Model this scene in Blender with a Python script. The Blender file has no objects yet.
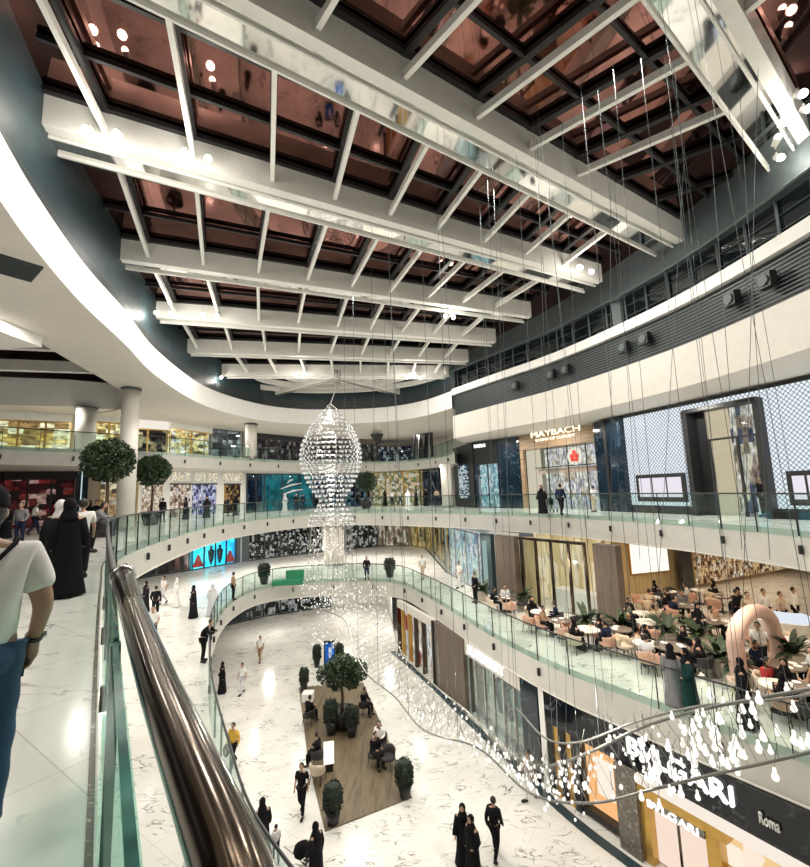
import bpy, math, random
from math import sin, cos, pi, atan, sqrt, radians, floor, hypot, atan2
from mathutils import Matrix, Vector
random.seed(7)
scene = bpy.context.scene
COL = scene.collection

# ------------------------------------------------------------------ camera
F = 430.0; CX, CY = 405.0, 433.5; TH = atan(56.5/F); RO = radians(2.0); EYE = 1.72
def ray(px, py):
    u = (px-CX)/F; v = (CY-py)/F
    c, s = cos(RO), sin(RO)
    a = c*u + s*v; b = -s*u + c*v
    return a, cos(TH)-b*sin(TH), sin(TH)+b*cos(TH)
def at_z(px, py, z):
    x, y, w = ray(px, py); t = (z-EYE)/w
    return x*t, y*t
def at_y(px, py, Y):
    x, y, w = ray(px, py); t = Y/y
    return x*t, Y, EYE+w*t
def on_plane(px, py, P0, P1):
    """pixel -> (distance along P0-P1, z) on the vertical plane through P0, P1"""
    x, y, w = ray(px, py)
    dx, dy = P1[0]-P0[0], P1[1]-P0[1]; L = hypot(dx, dy); dx /= L; dy /= L
    # t*(x,y) = P0 + u*(dx,dy)
    det = x*(-dy) + dx*y
    t = (P0[0]*(-dy) + dx*P0[1])/det
    u = (t*x-P0[0])*dx + (t*y-P0[1])*dy
    return u, EYE+w*t
cam = bpy.data.cameras.new('camera'); camo = bpy.data.objects.new('camera', cam); COL.objects.link(camo)
cam.sensor_fit = 'HORIZONTAL'; cam.sensor_width = 36.0; cam.lens = 36.0*F/810.0; cam.clip_start = 0.02; cam.clip_end = 400
c_, s_ = cos(RO), sin(RO)
R = Vector((c_, s_*sin(TH), -s_*cos(TH))); U = Vector((s_, -c_*sin(TH), c_*cos(TH))); B = -Vector((0, cos(TH), sin(TH)))
M = Matrix(((R.x, U.x, B.x, 0), (R.y, U.y, B.y, 0), (R.z, U.z, B.z, EYE), (0, 0, 0, 1)))
camo.matrix_world = M
scene.camera = camo

# ------------------------------------------------------------------ materials
def newmat(name):
    m = bpy.data.materials.new(name); m.use_nodes = True
    nt = m.node_tree; nt.nodes.clear()
    out = nt.nodes.new('ShaderNodeOutputMaterial')
    return m, nt, out
def N(nt, t, **k):
    n = nt.nodes.new(t)
    for a, b in k.items():
        if a in n.inputs.keys(): n.inputs[a].default_value = b
        else: setattr(n, a, b)
    return n
def ramp(nt, stops, interp='LINEAR'):
    r = nt.nodes.new('ShaderNodeValToRGB'); r.color_ramp.interpolation = interp
    e = r.color_ramp.elements
    while len(e) < len(stops): e.new(0.5)
    for i, (p, c) in enumerate(stops):
        e[i].position = p; e[i].color = (c[0], c[1], c[2], 1) if len(c) == 3 else c
    return r
def rgba(c): return (c[0], c[1], c[2], 1.0)
def simple(name, col, rough=0.6, metal=0.0, var=0.08, scale=3.0, bump=0.0, coat=0.0, spec=0.5):
    m, nt, out = newmat(name)
    p = N(nt, 'ShaderNodeBsdfPrincipled', Roughness=rough, Metallic=metal)
    p.inputs['Coat Weight'].default_value = coat; p.inputs['Specular IOR Level'].default_value = spec
    tc = N(nt, 'ShaderNodeTexCoord'); no = N(nt, 'ShaderNodeTexNoise', Scale=scale, Detail=3.0)
    nt.links.new(tc.outputs['Object'], no.inputs['Vector'])
    lo = tuple(max(0, x*(1-var)) for x in col); hi = tuple(min(1, x*(1+var)) for x in col)
    r = ramp(nt, [(0.3, lo), (0.7, hi)])
    nt.links.new(no.outputs['Fac'], r.inputs[0]); nt.links.new(r.outputs[0], p.inputs['Base Color'])
    if bump:
        b = N(nt, 'ShaderNodeBump', Strength=bump); nt.links.new(no.outputs['Fac'], b.inputs['Height']); nt.links.new(b.outputs[0], p.inputs['Normal'])
    nt.links.new(p.outputs[0], out.inputs[0]); return m
def emis(name, col, strength):
    m, nt, out = newmat(name); e = N(nt, 'ShaderNodeEmission', Color=rgba(col), Strength=strength)
    nt.links.new(e.outputs[0], out.inputs[0]); return m
def marble_mat(name, base, vein, tile=1.2, rough=0.16, vscale=0.55, streak=True):
    m, nt, out = newmat(name)
    p = N(nt, 'ShaderNodeBsdfPrincipled', Roughness=rough)
    tc = N(nt, 'ShaderNodeTexCoord')
    mp = N(nt, 'ShaderNodeMapping'); mp.inputs['Rotation'].default_value = (0, 0, 0.75); mp.inputs['Scale'].default_value = (1.0, 2.6, 1.0)
    nt.links.new(tc.outputs['Object'], mp.inputs[0])
    n1 = N(nt, 'ShaderNodeTexNoise', Scale=vscale*1.3, Detail=5.0, Distortion=1.6)
    nt.links.new(mp.outputs[0], n1.inputs['Vector'])
    # thin vein where noise crosses 0.5
    s1 = N(nt, 'ShaderNodeMath', operation='SUBTRACT'); s1.inputs[1].default_value = 0.5
    a1 = N(nt, 'ShaderNodeMath', operation='ABSOLUTE')
    nt.links.new(n1.outputs['Fac'], s1.inputs[0]); nt.links.new(s1.outputs[0], a1.inputs[0])
    r1 = ramp(nt, [(0.0, (1, 1, 1)), (0.006, (0.7, .7, .7)), (0.022, (0, 0, 0))])
    nt.links.new(a1.outputs[0], r1.inputs[0])
    n2 = N(nt, 'ShaderNodeTexNoise', Scale=vscale*2.2, Detail=2.0)
    nt.links.new(tc.outputs['Object'], n2.inputs['Vector'])
    r2 = ramp(nt, [(0.46, (0, 0, 0)), (0.6, (1, 1, 1))])
    nt.links.new(n2.outputs['Fac'], r2.inputs[0])
    mu = N(nt, 'ShaderNodeMath', operation='MULTIPLY')
    nt.links.new(r1.outputs[0], mu.inputs[0]); nt.links.new(r2.outputs[0], mu.inputs[1])
    n3 = N(nt, 'ShaderNodeTexNoise', Scale=vscale*0.9, Detail=4.0)
    nt.links.new(tc.outputs['Object'], n3.inputs['Vector'])
    r3 = ramp(nt, [(0.3, tuple(b*0.86 for b in base)), (0.62, base)])
    nt.links.new(n3.outputs['Fac'], r3.inputs[0])
    mx = N(nt, 'ShaderNodeMix', data_type='RGBA')
    nt.links.new(mu.outputs[0], mx.inputs[0]); nt.links.new(r3.outputs[0], mx.inputs[6]); mx.inputs[7].default_value = rgba(vein)
    br = N(nt, 'ShaderNodeTexBrick', Scale=1.0); br.inputs['Mortar Size'].default_value = 0.006
    br.inputs['Brick Width'].default_value = tile; br.inputs['Row Height'].default_value = tile; br.offset = 0.0
    br.inputs['Color1'].default_value = (1, 1, 1, 1); br.inputs['Color2'].default_value = (0.94, 0.94, 0.94, 1); br.inputs['Mortar'].default_value = (0.72, .72, .72, 1)
    mp2 = N(nt, 'ShaderNodeMapping'); mp2.inputs['Rotation'].default_value = (0, 0, 0.6)
    nt.links.new(tc.outputs['Object'], mp2.inputs[0]); nt.links.new(mp2.outputs[0], br.inputs['Vector'])
    mm = N(nt, 'ShaderNodeMix', data_type='RGBA', blend_type='MULTIPLY'); mm.inputs[0].default_value = 1.0
    nt.links.new(mx.outputs[2], mm.inputs[6]); nt.links.new(br.outputs['Color'], mm.inputs[7])
    nt.links.new(mm.outputs[2], p.inputs['Base Color'])
    nt.links.new(p.outputs[0], out.inputs[0]); return m
def wood_mat(name, c1, c2, axis=2, scale=6.0, rough=0.5):
    m, nt, out = newmat(name)
    p = N(nt, 'ShaderNodeBsdfPrincipled', Roughness=rough)
    tc = N(nt, 'ShaderNodeTexCoord'); mp = N(nt, 'ShaderNodeMapping')
    sc = [0.4, 0.4, 0.4]; sc[axis] = scale; mp.inputs['Scale'].default_value = sc
    no = N(nt, 'ShaderNodeTexNoise', Scale=1.0, Detail=4.0, Distortion=0.4)
    nt.links.new(tc.outputs['Object'], mp.inputs[0]); nt.links.new(mp.outputs[0], no.inputs['Vector'])
    r = ramp(nt, [(0.3, c1), (0.5, c2), (0.68, c1)])
    nt.links.new(no.outputs['Fac'], r.inputs[0]); nt.links.new(r.outputs[0], p.inputs['Base Color'])
    nt.links.new(p.outputs[0], out.inputs[0]); return m
def glass_mat(name, tint, refl=0.12, rough=0.02, dens=1.0):
    m, nt, out = newmat(name)
    t = N(nt, 'ShaderNodeBsdfTransparent', Color=rgba(tint)); g = N(nt, 'ShaderNodeBsdfGlossy', Roughness=rough); g.inputs['Color'].default_value = (.95, 1, 1, 1)
    lw = N(nt, 'ShaderNodeLayerWeight', Blend=0.25)
    mr = N(nt, 'ShaderNodeMath', operation='MULTIPLY_ADD'); mr.inputs[1].default_value = 0.22; mr.inputs[2].default_value = refl*0.15
    nt.links.new(lw.outputs['Fresnel'], mr.inputs[0])
    mx = N(nt, 'ShaderNodeMixShader'); nt.links.new(mr.outputs[0], mx.inputs[0]); nt.links.new(t.outputs[0], mx.inputs[1]); nt.links.new(g.outputs[0], mx.inputs[2])
    nt.links.new(mx.outputs[0], out.inputs[0]); return m
def display_mat(name, cols, strength=1.0, su=1.0, sz=1.0, seed=0.0, contrast=(0.35, 0.65)):
    """lit shop interior: goods and shelves as blocks of colour that glow by themselves in place of shop lighting"""
    m, nt, out = newmat(name)
    tc = N(nt, 'ShaderNodeTexCoord'); mp = N(nt, 'ShaderNodeMapping'); mp.inputs['Scale'].default_value = (su*2.6, 1, sz*2.0); mp.inputs['Location'].default_value = (seed, seed*0.7, seed*1.3)
    nt.links.new(tc.outputs['Object'], mp.inputs[0])
    vo = N(nt, 'ShaderNodeTexVoronoi', Scale=1.0); vo.feature = 'F1'; vo.distance = 'CHEBYCHEV'; vo.inputs['Randomness'].default_value = 0.55
    nt.links.new(mp.outputs[0], vo.inputs['Vector'])
    sp = N(nt, 'ShaderNodeSeparateColor'); nt.links.new(vo.outputs['Color'], sp.inputs[0])
    n = len(cols); r = ramp(nt, [(i/n, c) for i, c in enumerate(cols)], 'CONSTANT')
    nt.links.new(sp.outputs[0], r.inputs[0])
    no = N(nt, 'ShaderNodeTexNoise', Scale=1.7, Detail=3.0); nt.links.new(mp.outputs[0], no.inputs['Vector'])
    r2 = ramp(nt, [(contrast[0], (0.25, .25, .25)), (contrast[1], (1, 1, 1))]); nt.links.new(no.outputs['Fac'], r2.inputs[0])
    mm = N(nt, 'ShaderNodeMix', data_type='RGBA', blend_type='MULTIPLY'); mm.inputs[0].default_value = 1.0
    nt.links.new(r.outputs[0], mm.inputs[6]); nt.links.new(r2.outputs[0], mm.inputs[7])
    e = N(nt, 'ShaderNodeEmission', Strength=strength); nt.links.new(mm.outputs[2], e.inputs[0])
    nt.links.new(e.outputs[0], out.inputs[0]); return m
def lattice_mat():
    m, nt, out = newmat('backlit_lattice')
    tc = N(nt, 'ShaderNodeTexCoord'); sp = N(nt, 'ShaderNodeSeparateXYZ'); nt.links.new(tc.outputs['Object'], sp.inputs[0])
    def line(sign):
        a = N(nt, 'ShaderNodeMath', operation='MULTIPLY'); a.inputs[1].default_value = 5.2; nt.links.new(sp.outputs[0], a.inputs[0])
        b = N(nt, 'ShaderNodeMath', operation='MULTIPLY'); b.inputs[1].default_value = 4.6*sign; nt.links.new(sp.outputs[2], b.inputs[0])
        c = N(nt, 'ShaderNodeMath', operation='ADD'); nt.links.new(a.outputs[0], c.inputs[0]); nt.links.new(b.outputs[0], c.inputs[1])
        f = N(nt, 'ShaderNodeMath', operation='FRACT'); nt.links.new(c.outputs[0], f.inputs[0])
        l = N(nt, 'ShaderNodeMath', operation='LESS_THAN'); l.inputs[1].default_value = 0.15; nt.links.new(f.outputs[0], l.inputs[0]); return l
    l1, l2 = line(1), line(-1)
    mx = N(nt, 'ShaderNodeMath', operation='MAXIMUM'); nt.links.new(l1.outputs[0], mx.inputs[0]); nt.links.new(l2.outputs[0], mx.inputs[1])
    e = N(nt, 'ShaderNodeEmission', Color=(0.86, 0.93, 1, 1), Strength=1.0)
    p = N(nt, 'ShaderNodeBsdfPrincipled', Roughness=0.4); p.inputs['Base Color'].default_value = (0.01, 0.012, 0.015, 1)
    ms = N(nt, 'ShaderNodeMixShader'); nt.links.new(mx.outputs[0], ms.inputs[0]); nt.links.new(e.outputs[0], ms.inputs[1]); nt.links.new(p.outputs[0], ms.inputs[2])
    nt.links.new(ms.outputs[0], out.inputs[0]); return m
MT = {}
MT['marble'] = marble_mat('white_marble_floor', (0.78, 0.765, 0.72), (0.12, 0.11, 0.10))
MT['cream'] = simple('cream_plaster', (0.66, 0.63, 0.57), 0.55, var=0.03)
MT['white'] = simple('white_paint', (0.80, 0.79, 0.76), 0.45, var=0.03)
MT['beam'] = simple('white_beam_paint', (0.84, 0.84, 0.80), 0.4, var=0.03)
MT['stone'] = simple('pale_fascia_stone', (0.56, 0.545, 0.50), 0.35, var=0.05, scale=1.5)
MT['teal'] = simple('dark_teal_paint', (0.022, 0.045, 0.055), 0.5, var=0.15)
MT['greyb'] = simple('slate_grey_panel', (0.075, 0.095, 0.10), 0.5, var=0.12)
MT['black'] = simple('black_metal', (0.012, 0.012, 0.013), 0.4)
MT['dark'] = simple('dark_recess', (0.02, 0.02, 0.022), 0.7)
MT['dglass'] = simple('dark_window_glass', (0.008, 0.012, 0.015), 0.06, spec=0.8)
MT['blackmarble'] = marble_mat('black_marble', (0.006, 0.008, 0.013), (0.12, 0.13, 0.15), rough=0.08, vscale=0.7)
MT['navymarble'] = marble_mat('navy_marble', (0.008, 0.018, 0.032), (0.10, 0.15, 0.19), rough=0.1, vscale=0.6)
MT['greymarble'] = marble_mat('grey_marble', (0.16, 0.14, 0.12), (0.5, 0.48, 0.45), rough=0.15, vscale=2.5)
MT['bronze'] = simple('polished_dark_bronze', (0.10, 0.075, 0.055), 0.14, metal=1.0, var=0.15, scale=2)
MT['steel'] = simple('brushed_steel', (0.62, 0.62, 0.60), 0.22, metal=1.0, var=0.06)
MT['mirror'] = simple('polished_steel_strip', (0.78, 0.78, 0.75), 0.05, metal=1.0, var=0.03, bump=0.06, scale=1.3)
MT['tube'] = simple('grey_bent_tube', (0.22, 0.22, 0.20), 0.35, metal=0.4)
MT['gold'] = simple('satin_gold', (0.62, 0.38, 0.10), 0.3, metal=0.7, var=0.1)
MT['glass'] = glass_mat('balustrade_glass', (0.88, 0.95, 0.93))
MT['glassg'] = glass_mat('near_balustrade_glass', (0.72, 0.93, 0.87), refl=0.25)
MT['shopglass'] = glass_mat('shop_window_glass', (0.93, 0.96, 0.96), refl=0.1)
MT['edge'] = simple('green_glass_edge', (0.05, 0.20, 0.17), 0.1, var=0.4, scale=8)
MT['woodh'] = wood_mat('horizontal_plank_wood', (0.20, 0.13, 0.075), (0.40, 0.28, 0.17), 2, 7.0)
MT['woodv'] = wood_mat('brown_fluted_wood', (0.085, 0.062, 0.048), (0.15, 0.115, 0.09), 0, 9.0)
MT['deck'] = wood_mat('brown_timber_deck', (0.085, 0.06, 0.032), (0.16, 0.12, 0.07), 0, 4.0, 0.6)
MT['lattice'] = lattice_mat()
MT['leaf'] = simple('dark_green_leaf', (0.022, 0.045, 0.014), 0.6, var=0.6, scale=9)
MT['hedge'] = simple('clipped_box_leaf', (0.008, 0.016, 0.007), 0.8, var=0.6, scale=12)
MT['bark'] = simple('brown_bark', (0.10, 0.065, 0.04), 0.9, var=0.3)
MT['pot'] = simple('black_planter', (0.012, 0.012, 0.012), 0.35)
MT['potw'] = simple('beige_planter', (0.5, 0.44, 0.36), 0.6)
MT['tealpot'] = simple('teal_planter', (0.02, 0.16, 0.16), 0.4)
MT['bulb'] = emis('lit_glass_bulb', (1.0, 0.95, 0.86), 1.25)
MT['crystal'] = simple('clear_crystal', (0.85, 0.85, 0.83), 0.08, metal=0.5, var=0.05)
MT['spot'] = emis('warm_spot_lens', (1.0, 0.93, 0.80), 30.0)
MT['signw'] = emis('white_sign_light', (1.0, 0.98, 0.95), 1.6)
MT['signwarm'] = emis('warm_sign_light', (1.0, 0.90, 0.66), 2.0)
MT['red'] = simple('red_logo', (0.55, 0.03, 0.02), 0.5)
MT['pink'] = simple('pink_plaster', (0.62, 0.43, 0.36), 0.6)
MT['peach'] = simple('peach_upholstery', (0.55, 0.33, 0.24), 0.8)
MT['beigef'] = simple('beige_upholstery', (0.56, 0.47, 0.36), 0.8)
MT['darkf'] = simple('dark_upholstery', (0.03, 0.028, 0.028), 0.8)
MT['tabletop'] = simple('pale_table_top', (0.7, 0.66, 0.6), 0.25)
MT['curtain'] = wood_mat('gold_curtain', (0.42, 0.30, 0.14), (0.62, 0.48, 0.26), 0, 7.0, 0.9)
# skylight: reddish coated glass that mirrors the mall below
MT['skyglass'] = simple('red_tinted_mirror_glass', (0.20, 0.095, 0.08), 0.035, metal=1.0, var=0.45, scale=0.5)

# ------------------------------------------------------------------ mesh helpers
class MB:
    def __init__(s): s.v = []; s.f = []; s.smooth = False
    def quad(s, a, b, c, d):
        n = len(s.v); s.v += [a, b, c, d]; s.f.append((n, n+1, n+2, n+3)); return s
    def poly(s, pts):
        n = len(s.v); s.v += list(pts); s.f.append(tuple(range(n, n+len(pts)))); return s
    def box(s, x0, x1, y0, y1, z0, z1):
        n = len(s.v)
        s.v += [(x0,y0,z0),(x1,y0,z0),(x1,y1,z0),(x0,y1,z0),(x0,y0,z1),(x1,y0,z1),(x1,y1,z1),(x0,y1,z1)]
        s.f += [(n,n+3,n+2,n+1),(n+4,n+5,n+6,n+7),(n,n+1,n+5,n+4),(n+1,n+2,n+6,n+5),(n+2,n+3,n+7,n+6),(n+3,n,n+4,n+7)]
        return s
    def bar(s, p, q, w, h, up=(0,0,1)):
        """box beam from p to q, width w, height h (centred)"""
        p = Vector(p); q = Vector(q); d = (q-p).normalized(); u = Vector(up)
        sd = d.cross(u).normalized(); u2 = sd.cross(d).normalized()
        n = len(s.v)
        for e in (p, q):
            for a, b in ((-1,-1),(1,-1),(1,1),(-1,1)): s.v.append(tuple(e+sd*(a*w/2)+u2*(b*h/2)))
        s.f += [(n,n+1,n+2,n+3),(n+7,n+6,n+5,n+4)]+[(n+i, n+4+i, n+4+(i+1)%4, n+(i+1)%4) for i in range(4)]
        return s
    def tube(s, pts, r, seg=8, cap=True):
        pts = [Vector(p) for p in pts]; m = len(pts); n = len(s.v)
        rr = r if isinstance(r, (list, tuple)) else [r]*m
        prev = None
        for i, p in enumerate(pts):
            d = (pts[min(i+1, m-1)]-pts[max(i-1, 0)])
            d = d.normalized() if d.length > 1e-9 else Vector((0,0,1))
            if prev is None:
                a = d.cross(Vector((0,0,1)))
                if a.length < 1e-3: a = d.cross(Vector((1,0,0)))
                a.normalize()
            else:
                a = (prev - d*prev.dot(d))
                if a.length < 1e-6: a = d.cross(Vector((1,0,0)))
                a.normalize()
            prev = a; b = d.cross(a)
            for k in range(seg):
                t = 2*pi*k/seg; s.v.append(tuple(p+a*(cos(t)*rr[i])+b*(sin(t)*rr[i])))
        for i in range(m-1):
            for k in range(seg):
                k2 = (k+1) % seg
                s.f.append((n+i*seg+k, n+i*seg+k2, n+(i+1)*seg+k2, n+(i+1)*seg+k))
        if cap:
            s.f.append(tuple(n+k for k in range(seg))[::-1]); s.f.append(tuple(n+(m-1)*seg+k for k in range(seg)))
        return s
    def lathe(s, prof, seg=16, c=(0,0,0), sx=1.0, sy=1.0):
        n = len(s.v); m = len(prof)
        for r, z in prof:
            for k in range(seg):
                t = 2*pi*k/seg; s.v.append((c[0]+r*cos(t)*sx, c[1]+r*sin(t)*sy, c[2]+z))
        for i in range(m-1):
            for k in range(seg):
                k2 = (k+1) % seg; s.f.append((n+i*seg+k, n+i*seg+k2, n+(i+1)*seg+k2, n+(i+1)*seg+k))
        s.f.append(tuple(n+k for k in range(seg))[::-1]); s.f.append(tuple(n+(m-1)*seg+k for k in range(seg)))
        return s
    def ball(s, c, r, seg=6, rings=4, sz=1.0):
        prof = [(max(0.001, r*sin(pi*i/rings)), -r*sz*cos(pi*i/rings)) for i in range(rings+1)]
        return s.lathe(prof, seg, c)
    def mesh(s, name, mat, smooth=False):
        me = bpy.data.meshes.new(name); me.from_pydata([tuple(v) for v in s.v], [], s.f)
        if mat is not None: me.materials.append(mat)
        if smooth or s.smooth:
            me.polygons.foreach_set('use_smooth', [True]*len(me.polygons))
        me.update(); return me
    def build(s, name, mat, parent=None, smooth=False, **k):
        o = bpy.data.objects.new(name, s.mesh(name, mat, smooth)); COL.objects.link(o)
        if parent is not None: o.parent = parent
        for a, b in k.items(): o[a] = b
        return o
def struct(name, mb, mat, smooth=False, label=None):
    o = mb.build(name, mat, None, smooth); o['kind'] = 'structure'
    if label: o['label'] = label
    return o
def empty(name, loc=(0,0,0), rz=0.0, label=None, cat=None, group=None):
    o = bpy.data.objects.new(name, None); COL.objects.link(o); o.location = loc; o.rotation_euler = (0,0,rz); o.empty_display_size = 0.1
    tag(o, label, cat, group); return o
def tag(o, label=None, cat=None, group=None, kind=None):
    if label: o['label'] = label
    if cat: o['category'] = cat
    if group: o['group'] = group
    if kind: o['kind'] = kind
    return o
KIDS = {}
def children(o): return [c for c in COL.objects if c.parent == o]
def copy_thing(o, loc, rz=0.0, label=None, group=None, cat=None, scale=None):
    r = o.copy(); COL.objects.link(r); r.location = loc; r.rotation_euler = (0,0,rz)
    if label: r['label'] = label
    if group: r['group'] = group
    if cat: r['category'] = cat
    if scale: r.scale = (scale,)*3 if isinstance(scale, (int, float)) else scale
    for ch in PARTS.get(o.name, []):
        c = ch.copy(); COL.objects.link(c); c.parent = r
        for g in PARTS.get(ch.name, []):
            d = g.copy(); COL.objects.link(d); d.parent = c
    return r
PARTS = {}
def reg(o):
    PARTS[o.name] = [c for c in bpy.data.objects if c.parent == o]; return o

def catmull(P, n, closed=True):
    out = []; m = len(P)
    rng = m if closed else m-1
    for i in range(rng):
        if closed: p0, p1, p2, p3 = P[(i-1) % m], P[i], P[(i+1) % m], P[(i+2) % m]
        else: p0, p1, p2, p3 = P[max(i-1,0)], P[i], P[i+1], P[min(i+2,m-1)]
        for k in range(n):
            t = k/n
            out.append(tuple(0.5*((2*p1[j])+(-p0[j]+p2[j])*t+(2*p0[j]-5*p1[j]+4*p2[j]-p3[j])*t*t+(-p0[j]+3*p1[j]-3*p2[j]+p3[j])*t**3) for j in range(len(p1))))
    if not closed: out.append(tuple(P[-1]))
    return out
def resample(P, step, closed=False):
    Q = list(P)+([P[0]] if closed else []); out = [Q[0]]; acc = 0
    L = sum(hypot(Q[i+1][0]-Q[i][0], Q[i+1][1]-Q[i][1]) for i in range(len(Q)-1)); n = max(2, round(L/step)); st = L/n; target = st; d = 0
    for i in range(len(Q)-1):
        seg = hypot(Q[i+1][0]-Q[i][0], Q[i+1][1]-Q[i][1])
        while seg > 0 and d+seg >= target-1e-9 and len(out) < n+1:
            t = (target-d)/seg; out.append((Q[i][0]+(Q[i+1][0]-Q[i][0])*t, Q[i][1]+(Q[i+1][1]-Q[i][1])*t)); target += st
        d += seg
    if closed: out = out[:n]
    return out
def offset(P, d, closed=True):
    """d>0 moves to the right of travel direction"""
    out = []; m = len(P)
    for i in range(m):
        a = P[(i-1) % m] if closed or i > 0 else P[i]; b = P[(i+1) % m] if closed or i < m-1 else P[i]
        dx, dy = b[0]-a[0], b[1]-a[1]; L = hypot(dx, dy) or 1
        out.append((P[i][0]+dy/L*d, P[i][1]-dx/L*d))
    return out
CEN = (-1.0, 20.0)
def outward(P, Rf):
    out = []
    for p in P:
        a = atan2(p[1]-CEN[1], p[0]-CEN[0]); r = Rf(a) if callable(Rf) else Rf
        out.append((CEN[0]+cos(a)*r, CEN[1]+sin(a)*r))
    return out
def strip(mb, A, Bp, za, zb, closed=True, flip=False):
    m = len(A); rng = m if closed else m-1
    for i in range(rng):
        j = (i+1) % m
        q = ((A[i][0],A[i][1],za), (A[j][0],A[j][1],za), (Bp[j][0],Bp[j][1],zb), (Bp[i][0],Bp[i][1],zb))
        mb.quad(*(q[::-1] if flip else q))
    return mb
def ribbon(mb, P, z0, z1, closed=False, flip=False): return strip(mb, P, P, z0, z1, closed, flip)

# ------------------------------------------------------------------ plan curves (metres, eye above the origin)
E0c = catmull([(0.07,0),(-1.53,2.28),(-3.89,5.63),(-6.4,9.25),(-8.7,12.7),(-10.2,16.1),(-11.6,21.5),(-12.6,28),(-12,33.6),(-9.9,38),(-6.6,40),(-3.2,39),(-.5,37),(3.3,33.6),(6.3,30),(9,25.9),(10.7,22),(12,18),(12.6,14),(12.6,9.5),(11.4,4.5),(8.4,0.3),(4.6,-2.2),(1.6,-2)], 8)
E1c = catmull([(-6.6,14.8),(-8.5,18.9),(-10.2,23),(-11.6,28),(-11.6,32),(-10.3,34),(-8,34.8),(-4,34.9),(-.8,33.4),(0.8,30),(2.25,25.9),(4,20.6),(5.5,17.3),(6.8,15.3),(8.03,13.5),(8.9,12.3),(9.6,11.3),(10.5,9.8),(10.6,7.8),(8.5,6),(4,5.2),(0,5.8),(-2.6,8),(-4.5,11)], 8)
E3o = catmull([(-33,0),(-30.5,10),(-27,18),(-23.3,23.8),(-20,27.9),(-17,31),(-14.2,37.5),(-12,41.5),(-8,45),(-4,47.8),(-.5,48.3),(2,45.5),(3.4,42.6),(4.4,38.6)], 6, False)
RGo = catmull([(-3,-3),(-5,1.5),(-7,5.3),(-8.53,8.47),(-9.3,10.2),(-10.5,13.4),(-11.6,17.3),(-13.1,22.1),(-14.2,28.9),(-13.8,33.5),(-12.2,37.5),(-9.8,39.7),(-7.1,40.4),(-3.6,40.6),(-.4,39.6),(2,37.5),(3.9,34.4)], 6, False)
RRo = catmull([(3.9,34.4),(6.3,30.4),(9,26.1),(10.8,22),(12.1,18),(12.7,14),(12.8,9.5),(11.8,4.5),(9,0),(5,-3),(0,-4.5),(-3,-3)], 6, False)
SRo = [(4.9,42.5),(6.1,37.2),(8.1,35.1),(9.2,34.0),(12.6,28.2),(13.15,25.7),(16.4,16.4),(18.2,10.5),(19,3)]
W2o = [(-46,18),(-33,27.5),(-26,31.2),(-20.8,36.2),(-18.3,42),(-12,50),(-5,54),(0,52.5),(3.2,48),(4.9,42.5)]
W3o = [(-46,18),(-33,27.5),(-26,31.2),(-20.8,36.2),(-18.3,42),(-12,50),(-5,54.5),(1.0,55.5),(6.5,51),(8.5,43),(7.2,37.0)]
W1o = [(-44,18),(-27,33.5),(-22.3,39.8),(-20,42),(-17.6,45.6),(-14,49),(-8.9,52),(-5,54),(-1.1,54.6),(1.5,53.3),(2.4,50.9),(2.9,42),(3.5,34.8),(4.4,30.2),(5.7,27.3),(9.4,21.9)]
W0o = [(-40,22),(-24,34),(-17.6,41.4),(-14.2,44.4),(-10.0,46.6),(-2.5,48),(-1.6,38),(-1,33.7),(1.4,28.4),(2.9,24.6),(4.4,20.9),(5.75,17.5),(6.95,15.35),(8.15,13.6),(9.0,12.35),(9.7,11.4),(10.7,9.9),(11,8)]

# ------------------------------------------------------------------ floors and slabs
fl = MB(); fl.quad((-60,-20,-10),(60,-20,-10),(60,75,-10),(-60,75,-10)); struct('floor', fl, MT['marble'], label='white veined marble ground floor of the atrium')
def slab(name, E, z0, z1, Rf, closed=True, label=None, top=None, bottom=None, fascia=None, zb=None):
    O = outward(E, Rf)
    t = MB(); strip(t, E, O, z1, z1, closed, flip=True); struct('floor', t, top or MT['marble'], label=label)
    b = MB(); strip(b, E, O, z0, z0, closed); struct('ceiling', b, bottom or MT['cream'])
    f = MB(); ribbon(f, E, z0, z1, closed); 
    inn = offset(E, 0.0, closed)
    struct('trim_1', f, fascia or MT['stone'], smooth=True)
slab('first', E1c, -6.25, -5.0, 62, label='white marble gallery floor one level above the ground')
slab('second', E0c, -1.25, 0.0, 62, label='white marble gallery floor the photographer stands on')
slab('third', E3o, 3.95, 5.0, 70, False, label='upper gallery floor behind the glass rail')
# thin shadow-gap trims along the slab edges
def trim(name, P, z, r=0.03, mat=None, closed=True):
    m = MB(); m.tube([(x,y,z) for x,y in P]+([(P[0][0],P[0][1],z)] if closed else []), r, 6); struct(name, m, mat or MT['steel'], True)
trim('trim_2', E0c, -1.25, 0.035, MT['cream']); trim('trim_3', E1c, -6.25, 0.035, MT['cream'])
# dark stone border in the marble beside the near balustrade
bd = MB(); seg = E0c[0:48]; strip(bd, offset(seg, -0.015, False), offset(seg, -0.05, False), 0.004, 0.004, False); struct('trim_4', bd, MT['greymarble'])
# grey kerb stripe on the ground floor that follows the right-hand shops
kerb = catmull(W0o[7:], 6, False); kb = MB(); strip(kb, offset(kerb, 0.36, False), offset(kerb, 0.75, False), -9.996, -9.996, False); struct('trim_5', kb, MT['teal'])

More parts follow.
